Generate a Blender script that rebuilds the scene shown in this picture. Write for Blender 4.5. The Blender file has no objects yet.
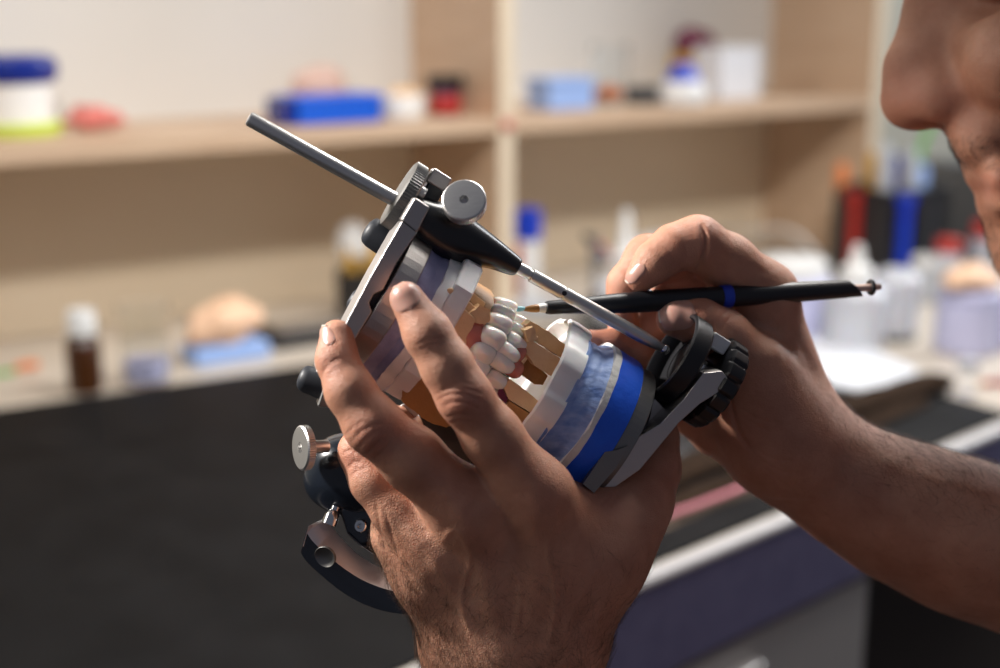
import bpy, bmesh, math, random
import numpy as np
from mathutils import Vector, Matrix
from mathutils.bvhtree import BVHTree
from mathutils.kdtree import KDTree
random.seed(7); RNG = np.random.default_rng(7)
S = bpy.context.scene
# ------------------------------------------------------------ camera, world, lights, exposure
FP = 1000 * 50 / 36.0
PITCH = math.radians(13.9)
CAMZ = 1.12
DESK = 0.75
cam_d = bpy.data.cameras.new('camera'); cam = bpy.data.objects.new('camera', cam_d)
S.collection.objects.link(cam); S.camera = cam
cam_d.lens = 50; cam_d.sensor_width = 36; cam_d.clip_start = 0.02
cam.location = (0, 0, CAMZ); cam.rotation_euler = (math.pi / 2 - PITCH, 0, 0)
cam_d.dof.use_dof = True; cam_d.dof.focus_distance = 0.497; cam_d.dof.aperture_fstop = 4.6
W = bpy.data.worlds.new('world'); S.world = W; W.use_nodes = True
W.node_tree.nodes['Background'].inputs[0].default_value = (0.50, 0.53, 0.68, 1)
W.node_tree.nodes['Background'].inputs[1].default_value = 0.18
def area(name, loc, target, size, power, col, sy=None):
    d = bpy.data.lights.new(name, 'AREA'); d.energy = power; d.color = col; d.size = size
    if sy: d.shape = 'RECTANGLE'; d.size_y = sy
    o = bpy.data.objects.new(name, d); S.collection.objects.link(o); o.location = loc
    o.rotation_euler = (Vector(target) - Vector(loc)).to_track_quat('-Z', 'Y').to_euler(); return o
area('left_window', (-1.35, 0.20, 1.72), (-0.1, 1.45, 0.95), 0.5, 6, (1.0, 0.93, 0.84), 0.6)
sd = bpy.data.lights.new('added_wall_spot', 'SPOT'); sd.energy = 150; sd.color = (1.0, 0.96, 0.92); sd.spot_size = math.radians(42); sd.spot_blend = 0.6; sd.shadow_soft_size = 0.10  # added unseen spot that washes the back panel, cone kept off the hands
so_ = bpy.data.objects.new('added_wall_spot', sd); S.collection.objects.link(so_); so_.location = (0.12, -0.7, 2.45)
so_.rotation_euler = (Vector((-0.08, 1.9, 1.20)) - Vector((0.12, -0.7, 2.45))).to_track_quat('-Z', 'Y').to_euler()
area('ceiling_lamp', (0.34, 1.02, 1.76), (0.04, 0.55, 1.0), 0.28, 14, (1.0, 0.96, 0.91), 0.5)
td = bpy.data.lights.new('added_hand_spot', 'SPOT'); td.energy = 95; td.color = (1.0, 0.95, 0.90); td.spot_size = math.radians(21); td.spot_blend = 0.75; td.shadow_soft_size = 0.04  # added unseen spot brightening the hands, narrow enough to spare the face
to_ = bpy.data.objects.new('added_hand_spot', td); S.collection.objects.link(to_); to_.location = (-0.80, 0.60, 1.52)
to_.rotation_euler = (Vector((-0.01, 0.46, 1.04)) - Vector((-0.80, 0.60, 1.52))).to_track_quat('-Z', 'Y').to_euler()
area('daylight_window', (1.75, 2.0, 1.95), (0.5, 0.9, 0.80), 0.8, 34, (0.93, 0.96, 1.0), 0.9)
S.view_settings.view_transform = 'Standard'; S.view_settings.look = 'None'
S.view_settings.exposure = 0.0; S.view_settings.gamma = 1; S.view_settings.use_curve_mapping = False

# ------------------------------------------------------------ helpers
cp, sp = math.cos(PITCH), math.sin(PITCH)
U = 0.00036                                            # one unit: a pixel at half a metre
def cam2w(v):                                          # camera metres (x right, y down, z away) -> world
    x, y, z = v
    return Vector((x, z * cp - y * sp, CAMZ - z * sp - y * cp))
def dir2w(v):
    x, y, z = v
    return Vector((x, z * cp - y * sp, -z * sp - y * cp))
def cm(px, py, dz=0.0):
    D = 0.5 + dz * U
    return np.array(((px - 500) * D / FP, (py - 334) * D / FP, D))
def C(px, py, dz=0.0): return cam2w(cm(px, py, dz))
def at(px, py, D): return cam2w(((px - 500) * D / FP, (py - 334) * D / FP, D))
def ray(px, py): return dir2w(((px - 500) / FP, (py - 334) / FP, 1.0))
def G(px, py, z=DESK):                                 # the point of the horizontal plane z seen there
    r = ray(px, py); t = (z - CAMZ) / r.z
    return Vector((r.x * t, r.y * t, z))

def mat(name, col, rough=0.5, metal=0.0, **k):
    m = bpy.data.materials.new(name); m.use_nodes = True
    nt = m.node_tree; b = nt.nodes['Principled BSDF']
    b.inputs['Base Color'].default_value = (*col, 1); b.inputs['Roughness'].default_value = rough
    b.inputs['Metallic'].default_value = metal
    for kk, v in k.items():
        if kk in ('noise', 'bump', 'col2', 'nscale', 'bscale', 'stretch', 'detail'): continue
        b.inputs[kk.replace('_', ' ')].default_value = v
    if 'col2' in k or 'bump' in k:
        tc = nt.nodes.new('ShaderNodeTexCoord'); mp = nt.nodes.new('ShaderNodeMapping')
        nt.links.new(tc.outputs['Object'], mp.inputs[0])
        mp.inputs['Scale'].default_value = k.get('stretch', (1, 1, 1))
    if 'col2' in k:
        n = nt.nodes.new('ShaderNodeTexNoise'); n.inputs['Scale'].default_value = k.get('nscale', 50); n.inputs['Detail'].default_value = k.get('detail', 5)
        nt.links.new(mp.outputs[0], n.inputs[0])
        r = nt.nodes.new('ShaderNodeValToRGB'); r.color_ramp.elements[0].position = 0.35; r.color_ramp.elements[1].position = 0.65
        r.color_ramp.elements[0].color = (*col, 1); r.color_ramp.elements[1].color = (*k['col2'], 1)
        nt.links.new(n.outputs[0], r.inputs[0]); nt.links.new(r.outputs[0], b.inputs['Base Color'])
    if 'bump' in k:
        n = nt.nodes.new('ShaderNodeTexNoise'); n.inputs['Scale'].default_value = k.get('bscale', 400); n.inputs['Detail'].default_value = 4
        nt.links.new(mp.outputs[0], n.inputs[0])
        bp = nt.nodes.new('ShaderNodeBump'); bp.inputs['Strength'].default_value = k['bump']; bp.inputs['Distance'].default_value = 0.0006
        nt.links.new(n.outputs[0], bp.inputs['Height']); nt.links.new(bp.outputs[0], b.inputs['Normal'])
    return m
def skin_mat():
    m = mat('skin', (0.45, 0.22, 0.15), 0.52)
    nt = m.node_tree; b = nt.nodes['Principled BSDF']; L = nt.links.new
    b.inputs['Subsurface Weight'].default_value = 0.22; b.inputs['Subsurface Radius'].default_value = (1, 0.35, 0.2)
    b.inputs['Subsurface Scale'].default_value = 0.004
    tc = nt.nodes.new('ShaderNodeTexCoord')
    n = nt.nodes.new('ShaderNodeTexNoise'); n.inputs['Scale'].default_value = 55; n.inputs['Detail'].default_value = 6; n.inputs['Roughness'].default_value = 0.65
    L(tc.outputs['Object'], n.inputs[0])
    r = nt.nodes.new('ShaderNodeValToRGB'); r.color_ramp.elements[0].position = 0.3; r.color_ramp.elements[1].position = 0.72
    r.color_ramp.elements[0].color = (0.42, 0.190, 0.115, 1); r.color_ramp.elements[1].color = (0.58, 0.305, 0.200, 1)
    L(n.outputs[0], r.inputs[0])
    at_ = nt.nodes.new('ShaderNodeAttribute'); at_.attribute_name = 'red'
    mx = nt.nodes.new('ShaderNodeMix'); mx.data_type = 'RGBA'; mx.inputs['B'].default_value = (0.47, 0.155, 0.105, 1)
    L(at_.outputs['Fac'], mx.inputs['Factor']); L(r.outputs[0], mx.inputs['A']); L(mx.outputs['Result'], b.inputs['Base Color'])
    v = nt.nodes.new('ShaderNodeTexVoronoi'); v.inputs['Scale'].default_value = 1300; v.feature = 'DISTANCE_TO_EDGE'
    n2 = nt.nodes.new('ShaderNodeTexNoise'); n2.inputs['Scale'].default_value = 420; n2.inputs['Detail'].default_value = 5
    L(tc.outputs['Object'], v.inputs['Vector']); L(tc.outputs['Object'], n2.inputs['Vector'])
    ad = nt.nodes.new('ShaderNodeMath'); ad.operation = 'ADD'; L(v.outputs['Distance'], ad.inputs[0]); L(n2.outputs[0], ad.inputs[1])
    bp = nt.nodes.new('ShaderNodeBump'); bp.inputs['Strength'].default_value = 0.5; bp.inputs['Distance'].default_value = 0.0006
    L(ad.outputs[0], bp.inputs['Height']); L(bp.outputs[0], b.inputs['Normal'])
    return m
M_ = dict(
 skin=skin_mat(),
 nail=mat('nail', (0.52, 0.29, 0.23), 0.36, Subsurface_Weight=0.2, Subsurface_Scale=0.002, Coat_Weight=0.1),
 nail_edge=mat('nail_edge', (0.75, 0.68, 0.58), 0.35),
 wood=mat('beech_board', (0.56, 0.39, 0.26), 0.45, col2=(0.62, 0.45, 0.31), nscale=9, stretch=(1, 1, 9)),
 backp=mat('back_panel', (0.69, 0.67, 0.625), 0.6, col2=(0.72, 0.70, 0.655), nscale=4),
 backlow=mat('tan_back_panel', (0.80, 0.67, 0.49), 0.6, col2=(0.84, 0.71, 0.53), nscale=4),
 edge=mat('board_edging', (0.74, 0.62, 0.46), 0.4),
 desk=mat('worktop_laminate', (0.62, 0.55, 0.46), 0.35, col2=(0.66, 0.59, 0.50), nscale=12),
 nosing=mat('worktop_nosing', (0.52, 0.50, 0.50), 0.35),
 apron=mat('apron_laminate', (0.13, 0.12, 0.22), 0.5, col2=(0.16, 0.15, 0.26), nscale=60),
 cabinet=mat('cabinet_laminate', (0.38, 0.36, 0.34), 0.5),
 mat=mat('rubber_mat', (0.0055, 0.0055, 0.0062), 0.6, Specular_IOR_Level=0.15, col2=(0.010, 0.010, 0.011), nscale=18, bump=0.35, bscale=900),
 wall=mat('plaster_wall', (0.40, 0.39, 0.33), 0.8),
 floor=mat('vinyl_floor', (0.028, 0.020, 0.015), 0.5, col2=(0.038, 0.028, 0.022), nscale=6),
 steel=mat('brushed_steel', (0.64, 0.63, 0.61), 0.34, 0.9, bump=0.12, bscale=300, stretch=(1, 6, 1)),
 alu=mat('anodised_aluminium', (0.50, 0.47, 0.45), 0.42, 1.0, bump=0.12, bscale=1500),
 polished=mat('polished_aluminium', (0.72, 0.70, 0.70), 0.35, 0.6),
 alu_dark=mat('dark_aluminium', (0.23, 0.225, 0.215), 0.42, 0.9),
 chrome=mat('chrome', (0.72, 0.72, 0.72), 0.14, 1.0),
 black=mat('black_plastic', (0.006, 0.006, 0.008), 0.42),
 rubber=mat('rubber_foot', (0.018, 0.021, 0.028), 0.5),
 satin=mat('black_satin', (0.006, 0.006, 0.008), 0.28, Coat_Weight=0.25, Coat_Roughness=0.25),
 bluelac=mat('dark_blue_housing', (0.010, 0.014, 0.022), 0.25, Coat_Weight=0.5, Coat_Roughness=0.15),
 pen=mat('pen_black', (0.009, 0.010, 0.013), 0.42, bump=0.06, bscale=700),
 blue=mat('blue_plaster', (0.008, 0.11, 0.78), 0.42, col2=(0.010, 0.13, 0.85), nscale=160, bump=0.5, bscale=250),
 ltblue=mat('light_blue_plaster', (0.17, 0.30, 0.68), 0.6, col2=(0.42, 0.56, 0.88), nscale=110, bump=1.0, bscale=260, stretch=(1, 1, 2)),
 purple=mat('lavender_plaster', (0.26, 0.27, 0.46), 0.65, col2=(0.35, 0.36, 0.56), nscale=120, bump=0.8, bscale=330),
 plaster=mat('white_plaster', (0.78, 0.77, 0.73), 0.6, bump=0.8, bscale=420),
 whitebase=mat('white_base', (0.90, 0.90, 0.89), 0.28, Subsurface_Weight=0.1, Subsurface_Scale=0.002, bump=0.25, bscale=220),
 stone=mat('tan_die_stone', (0.83, 0.54, 0.29), 0.5, col2=(0.88, 0.60, 0.34), nscale=120, bump=0.6, bscale=420),
 ostone=mat('orange_die_stone', (0.50, 0.24, 0.07), 0.5, bump=0.5, bscale=400),
 gypsum=mat('grey_pink_base', (0.72, 0.66, 0.63), 0.6, bump=0.6, bscale=300),
 tooth=mat('porcelain', (0.93, 0.90, 0.84), 0.13, Subsurface_Weight=0.35, Subsurface_Scale=0.0015, Coat_Weight=0.4, Coat_Roughness=0.06, bump=0.25, bscale=120),
 gum=mat('gum_porcelain', (0.62, 0.20, 0.15), 0.14, Subsurface_Weight=0.25, Subsurface_Scale=0.0015, Coat_Weight=0.4),
 bristle=mat('sable_bristle', (0.28, 0.12, 0.03), 0.4, col2=(0.40, 0.20, 0.06), nscale=600),
 aqua=mat('aqua_glaze', (0.25, 0.55, 0.62), 0.2),
 white=mat('white_plastic', (0.78, 0.78, 0.76), 0.4),
 paper=mat('paper', (0.74, 0.76, 0.80), 0.7),
 translucent=mat('milky_plastic', (0.72, 0.74, 0.80), 0.3, Transmission_Weight=0.35, Subsurface_Weight=0.1, Subsurface_Scale=0.01),
 milk_lav=mat('milky_lavender', (0.55, 0.56, 0.78), 0.35),
 glass=mat('clear_glass', (0.95, 0.97, 0.98), 0.03, Transmission_Weight=1.0, IOR=1.2),
 amber=mat('amber_glass', (0.055, 0.018, 0.004), 0.15, Coat_Weight=0.3),
 plblue=mat('blue_cap', (0.008, 0.045, 0.50), 0.3),
 boxblue=mat('blue_box', (0.006, 0.10, 0.62), 0.35),
 navy=mat('navy_lid', (0.004, 0.02, 0.22), 0.25),
 paleblue=mat('pale_blue', (0.30, 0.45, 0.80), 0.5),
 green=mat('lime_green', (0.50, 0.62, 0.05), 0.5),
 grass=mat('green_plastic', (0.10, 0.42, 0.05), 0.4),
 red=mat('red_plastic', (0.45, 0.03, 0.02), 0.4),
 coral=mat('coral_wax', (0.62, 0.17, 0.14), 0.45),
 orange=mat('orange_plastic', (0.75, 0.22, 0.06), 0.45),
 yellow=mat('ochre', (0.62, 0.36, 0.06), 0.5),
 castpink=mat('peach_stone', (0.80, 0.52, 0.34), 0.6, bump=0.8, bscale=120),
 dark=mat('dark_plastic', (0.015, 0.015, 0.017), 0.4),
 grey=mat('grey_plastic', (0.10, 0.105, 0.11), 0.5),
 lgrey=mat('light_grey', (0.45, 0.47, 0.50), 0.5),
 towel=mat('brown_terry', (0.015, 0.009, 0.006), 1.0, col2=(0.048, 0.028, 0.017), nscale=190, bump=1.0, bscale=420, Specular_IOR_Level=0.1),
 pink=mat('pink_trim', (0.70, 0.25, 0.30), 0.8),
 beige_t=mat('beige_cloth', (0.11, 0.075, 0.05), 0.9, bump=0.8, bscale=600),
 shade_sheet=mat('painted_shade', (0.030, 0.020, 0.015), 0.6),  # dark tone standing in for the shade below the worktop
 shirt=mat('navy_cotton', (0.03, 0.035, 0.06), 0.9, bump=0.5, bscale=900),
 hair=mat('dark_hair', (0.030, 0.017, 0.010), 0.55),
 armhair=mat('arm_hair', (0.07, 0.032, 0.015), 0.5),
 lip=mat('lip', (0.48, 0.15, 0.12), 0.4, Subsurface_Weight=0.2, Subsurface_Scale=0.003),
 burgundy=mat('burgundy', (0.15, 0.01, 0.05), 0.4),
 skinpink=mat('pale_pink_resin', (0.72, 0.50, 0.42), 0.5),
)
def tag(o, label=None, cat=None, group=None, kind=None):
    if label: o['label'] = label
    if cat: o['category'] = cat
    if group: o['group'] = group
    if kind: o['kind'] = kind
    return o
def thing(name, loc, label, cat, group=None):
    o = bpy.data.objects.new(name, None); S.collection.objects.link(o); o.location = loc; o.empty_display_size = 0.01
    return tag(o, label, cat, group)
def put(name, vf, m, parent=None, smooth=True, sub=0, bevel=0, label=None):
    """vf = (verts world, faces) -> one mesh object whose origin is its parent's, or its own centre"""
    vs, fs = vf
    vs = [Vector(v) for v in vs]
    if parent is not None: org = Vector(parent_world(parent))
    else:
        org = Vector((sum(v.x for v in vs), sum(v.y for v in vs), 0)) / len(vs); org.z = min(v.z for v in vs)
    me = bpy.data.meshes.new(name); me.from_pydata([tuple(v - org) for v in vs], [], [tuple(f) for f in fs])
    bm = bmesh.new(); bm.from_mesh(me); bmesh.ops.recalc_face_normals(bm, faces=bm.faces)
    for f in bm.faces: f.smooth = smooth
    if smooth:
        for e in bm.edges:
            if len(e.link_faces) == 2 and e.calc_face_angle(0) > 0.6: e.smooth = False
    bm.to_mesh(me); bm.free()
    me.materials.append(M_[m] if isinstance(m, str) else m)
    o = bpy.data.objects.new(name, me); S.collection.objects.link(o)
    if parent is not None: o.parent = parent
    else: o.location = org
    if bevel:
        b = o.modifiers.new('bevel', 'BEVEL'); b.width = bevel; b.segments = 3; b.limit_method = 'ANGLE'; b.angle_limit = math.radians(40)
        b.harden_normals = True
    if sub:
        s = o.modifiers.new('sub', 'SUBSURF'); s.levels = sub; s.render_levels = sub
    if label: o['label'] = label
    return o
def parent_world(p):
    v = Vector((0, 0, 0))
    while p is not None: v = v + p.location; p = p.parent
    return v
def join(*parts):
    V, F = [], []
    for vs, fs in parts:
        n = len(V); V += [Vector(v) for v in vs]; F += [tuple(i + n for i in f) for f in fs]
    return V, F
def frame(ax):
    ax = Vector(ax).normalized()
    t = Vector((0, 0, 1)) if abs(ax.z) < 0.9 else Vector((1, 0, 0))
    e1 = ax.cross(t).normalized(); e2 = ax.cross(e1).normalized()
    return ax, e1, e2
def lathe(o, ax, prof, n=48, rf=None):
    """prof: (dist along axis, radius); rf(theta, i) multiplies the radius"""
    ax, e1, e2 = frame(ax); o = Vector(o); V, F = [], []
    for i, (a, r) in enumerate(prof):
        for k in range(n):
            t = 2 * math.pi * k / n; q = r * (rf(t, i) if rf else 1)
            V.append(o + ax * a + (e1 * math.cos(t) + e2 * math.sin(t)) * q)
    for i in range(len(prof) - 1):
        for k in range(n):
            k2 = (k + 1) % n
            F.append((i * n + k, i * n + k2, (i + 1) * n + k2, (i + 1) * n + k))
    if prof[0][1] > 1e-7: F.append(tuple(range(n)))
    if prof[-1][1] > 1e-7: F.append(tuple((len(prof) - 1) * n + k for k in range(n)))
    return V, F
def rcyl(o, ax, L, r, c=None, n=40, rf=None):            # cylinder with rounded rims
    c = c or r * 0.12
    return lathe(o, ax, [(0, r - c), (c * .3, r - c * .3), (c, r), (L - c, r), (L - c * .3, r - c * .3), (L, r - c)], n, rf)
def tube(pts, rad, n=12, caps=True):
    pts = [Vector(p) for p in pts]
    if not hasattr(rad, '__len__'): rad = [rad] * len(pts)
    V, F = [], []; e1 = None
    for i, p in enumerate(pts):
        t = (pts[min(i + 1, len(pts) - 1)] - pts[max(i - 1, 0)]).normalized()
        if e1 is None: e1 = frame(t)[1]
        else: e1 = (e1 - t * e1.dot(t)).normalized()
        e2 = t.cross(e1)
        for k in range(n):
            a = 2 * math.pi * k / n; V.append(p + (e1 * math.cos(a) + e2 * math.sin(a)) * rad[i])
    for i in range(len(pts) - 1):
        for k in range(n):
            k2 = (k + 1) % n; F.append((i * n + k, i * n + k2, (i + 1) * n + k2, (i + 1) * n + k))
    if caps: F.append(tuple(range(n))); F.append(tuple((len(pts) - 1) * n + k for k in range(n)))
    return V, F
def prism(poly, off):
    off = Vector(off); n = len(poly); poly = [Vector(p) for p in poly]
    return poly + [p + off for p in poly], [tuple(range(n)), tuple(range(2 * n - 1, n - 1, -1))] + [(i, (i + 1) % n, n + (i + 1) % n, n + i) for i in range(n)]
def box(c, ex, ey, ez):
    """centre and three half-extent vectors"""
    c, ex, ey, ez = map(Vector, (c, ex, ey, ez)); V = []
    for sx in (-1, 1):
        for sy in (-1, 1):
            for sz in (-1, 1): V.append(c + ex * sx + ey * sy + ez * sz)
    return V, [(0, 1, 3, 2), (4, 6, 7, 5), (0, 4, 5, 1), (2, 3, 7, 6), (0, 2, 6, 4), (1, 5, 7, 3)]
def ellipsoid(c, ex, ey, ez, nu=20, nv=12, p=1.0, fn=None):
    c, ex, ey, ez = map(Vector, (c, ex, ey, ez)); V, F = [], []
    sg = lambda x: math.copysign(abs(x) ** p, x)
    for j in range(nv + 1):
        ph = -math.pi / 2 + math.pi * j / nv
        for i in range(nu):
            th = 2 * math.pi * i / nu
            x, y, z = sg(math.cos(ph)) * sg(math.cos(th)), sg(math.cos(ph)) * sg(math.sin(th)), sg(math.sin(ph))
            if fn: x, y, z = fn(x, y, z)
            V.append(c + ex * x + ey * y + ez * z)
    for j in range(nv):
        for i in range(nu):
            i2 = (i + 1) % nu; F.append((j * nu + i, j * nu + i2, (j + 1) * nu + i2, (j + 1) * nu + i))
    return V, F
def spline(pts, n=8):
    P = [np.array(p, float) for p in pts]; out = []
    for i in range(len(P) - 1):
        a, b, c, d = P[max(i - 1, 0)], P[i], P[i + 1], P[min(i + 2, len(P) - 1)]
        for k in range(n):
            t = k / n
            out.append(0.5 * (2 * b + (c - a) * t + (2 * a - 5 * b + 4 * c - d) * t * t + (-a + 3 * b - 3 * c + d) * t ** 3))
    out.append(P[-1]); return out
# ------------------------------------------------------------ the room, the desk and the shelving
UP = Vector((0, 0, 1))
u1 = ray(2700, -10); u1.z = 0; u1.normalize()          # along the shelving, to the right and away
u2 = Vector((-u1.y, u1.x, 0))                          # into the shelving
W0 = G(0, 340)                                         # foot of the back panel
SH = 0.20
F0 = W0 - u2 * SH
def on_front(px, off=0.0):                             # distance along u1 at which a vertical plane line shows at column px
    r = ray(px, 200); o = F0 + u2 * off
    # o + s u1 = t r (horizontal)
    det = u1.x * (-r.y) - (-r.x) * u1.y
    return (-o.x * (-r.y) - (-r.x) * (-o.y)) / det
def hp(s, d, z): return Vector((F0.x, F0.y, 0)) + u1 * s + u2 * d + UP * z
def hbox(s0, s1, d0, d1, z0, z1):
    return box(hp((s0 + s1) / 2, (d0 + d1) / 2, (z0 + z1) / 2), u1 * abs(s1 - s0) / 2, u2 * abs(d1 - d0) / 2, UP * (z1 - z0) / 2)
sU = on_front(506); sR = on_front(870); sL = on_front(-150)
r_ = ray(0, 147); SZ = CAMZ + r_.z * ((F0.dot(u2)) / Vector((r_.x, r_.y, 0)).dot(u2))   # shelf top height
print('HUTCH', sU, sR, sL, SZ, u1, W0)
TH = 0.017
tag(put('floor', box((0.5, 1.2, -0.02), (3, 0, 0), (0, 3, 0), (0, 0, 0.02)), 'floor'), kind='structure')
tag(put('wall_back', hbox(-3.0, 5.0, SH + 0.03, SH + 0.10, 0.0, 2.6), 'wall'), kind='structure')
shelf = thing('shelving_unit', hp(sU, SH / 2, DESK), 'open beech shelving standing along the back of the white worktop, one long shelf between uprights', 'shelf')
put('back_panel', hbox(sL, sR, SH, SH + 0.012, SZ - TH / 2, 1.75), 'backp', shelf, False)
put('lower_back_panel', hbox(sL, sR, SH, SH + 0.012, DESK + .001, SZ - TH / 2 - .0005), 'backlow', shelf, False)
for s in (sL, sU, sR):
    o = put('upright', hbox(s - TH / 2 * 1.15, s + TH / 2 * 1.15, 0.0, SH, DESK + .001, 1.75), 'wood', shelf, False)
    put('edge_strip', hbox(s - TH / 2 * 1.15, s + TH / 2 * 1.15, -0.0015, 0.0, DESK + .001, 1.75), 'edge', o, False)
g_ = TH / 2 * 1.15
put('shelf_board', hbox(sL + g_, sU - g_, 0.0, SH, SZ - TH, SZ), 'wood', shelf, False)
put('shelf_board', hbox(sU + g_, sR - g_, 0.0, SH, SZ - TH, SZ), 'wood', shelf, False)
put('shelf_board', hbox(sL + g_, sU - g_, 0.0, SH, SZ + .42, SZ + TH + .42), 'wood', shelf, False)
put('shelf_board', hbox(sU + g_, sR - g_, 0.0, SH, SZ + .42, SZ + TH + .42), 'wood', shelf, False)
# a red stud on the edge of the middle upright
tag(put('red_pushpin', lathe(hp(sU, -0.0015, SZ - 0.008), -u2, [(0, .0065), (.002, .007), (.004, .006), (.005, .003)], 20), 'red'),
    'small round red pushpin on the edge of the middle upright', 'pushpin')

# worktop: polygon whose front edge runs under the two arms
fe0, fe1 = G(640, 573), G(1000, 423)
fd = (fe1 - fe0).normalized(); fn = Vector((-fd.y, fd.x, 0))       # fn points back over the desk
fA, fB = fe0 - fd * 0.9, fe1 + fd * 0.45
back_l = Vector((F0.x, F0.y, DESK)) + u1 * (sL - 0.4) + u2 * (SH + 0.03); back_r = Vector((F0.x, F0.y, DESK)) + u1 * ((fB - Vector((F0.x, F0.y, DESK))).dot(u1)) + u2 * (SH + 0.025)
if (fB - back_r).dot(u2) > -0.05: print('FB TOO FAR')
poly = [fA, fB, back_r, back_l]
wt = thing('worktop', (fe0 + fn * 0.4), 'long pale laminate worktop with rounded light front edge beneath the black mat', 'worktop')
put('tabletop', prism(poly, (0, 0, -0.028)), 'desk', wt, False)
# rounded nosing
sec = [(0, .0003), (-.004, 0.0), (-.0065, -.001), (-.008, -.003), (-.0085, -.006), (-.008, -.0075), (0, -.0075)]
V, F = [], []
for e in (fA, fB):
    for a, b in sec: V.append(e + fn * a + UP * b)
n = len(sec)
for i in range(n - 1): F.append((i, i + 1, n + i + 1, n + i))
put('front_nosing', (V, F), 'nosing', wt)
ap0 = fe0 - fd * 0.5
aq = G(860, 540); apl = (Vector((aq.x, aq.y, 0)) - Vector((ap0.x, ap0.y, 0))).dot(fd)
def fbox(s0, s1, d0, d1, z0, z1, b=Vector((ap0.x, ap0.y, 0))):
    return box(b + fd * (s0 + s1) / 2 + fn * (d0 + d1) / 2 + UP * (z0 + z1) / 2, fd * (s1 - s0) / 2, fn * (d1 - d0) / 2, UP * (z1 - z0) / 2)
FL_ = (fe1 - fe0).length + .5 + .44
put('apron', fbox(-.4, FL_, -.0075, .0, DESK - .076, DESK - .0077), 'apron', wt, False)
cabn = thing('drawer_cabinet', ap0 + fn * .2, 'pale grey drawer cabinet standing under the front edge of the worktop', 'cabinet')
cabn.location.z = 0
# find the s at which the vertical edge shows at column 855
def s_at(px, py, z):
    g = G(px, py, z); return (Vector((g.x, g.y, 0)) - Vector((ap0.x, ap0.y, 0))).dot(fd)
sc_ = s_at(842, 560, DESK - .078)
put('body', fbox(sc_ - .42, sc_, .012, .29, .02, DESK - .079), 'cabinet', cabn, False, bevel=.002)
put('under_desk_shade', fbox(sc_ + .004, FL_ - .06, .09, .105, .03, DESK - .029), 'shade_sheet', wt, False)  # added dark sheet: darkens the open space under the worktop like shade
for k in range(4):
    z1 = DESK - .082 - k * .155
    d = put('drawer', fbox(sc_ - .417, sc_ - .002, -.004, .0115, z1 - .150, z1), 'cabinet', cabn, False, bevel=.002)
    put('handle', fbox(sc_ - .27, sc_ - .15, -.014, -.004, z1 - .03, z1 - .02), 'alu', d, False, bevel=.002)

# black cutting mat on the worktop
mc = G(655, 317)                                       # its far right corner
mdir = (G(330, 362) - G(0, 412)); mdir.z = 0; mdir.normalize()
ml = G(-60, 421)
rd = (G(960, 402) - mc); rd.z = 0; rd.normalize()
# front edge: parallel to the worktop's, a little behind it
q0 = fe0 + fn * 0.003; 
def isect(p, d, q, e):
    det = d.x * (-e.y) + e.x * d.y; w = q - p
    t = (w.x * (-e.y) + e.x * w.y) / det; return p + d * t
frn = isect(mc, rd, q0, fd)
bl = mc - mdir * ((mc - G(0, 412)).length + .35)
corner = G(0, 412)
lft = isect(corner - mdir * .3, Vector((0, -1, 0)), q0, fd)
pm = [mc, corner, corner - mdir * .3, lft, frn]
pm = [Vector((p.x, p.y, DESK + .0005)) for p in pm]
tag(put('desk_mat', prism(pm, (0, 0, 0.0028)), 'mat', None, False, bevel=.0008), 'large scuffed black rubber mat lying on the worktop', 'mat')
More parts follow.
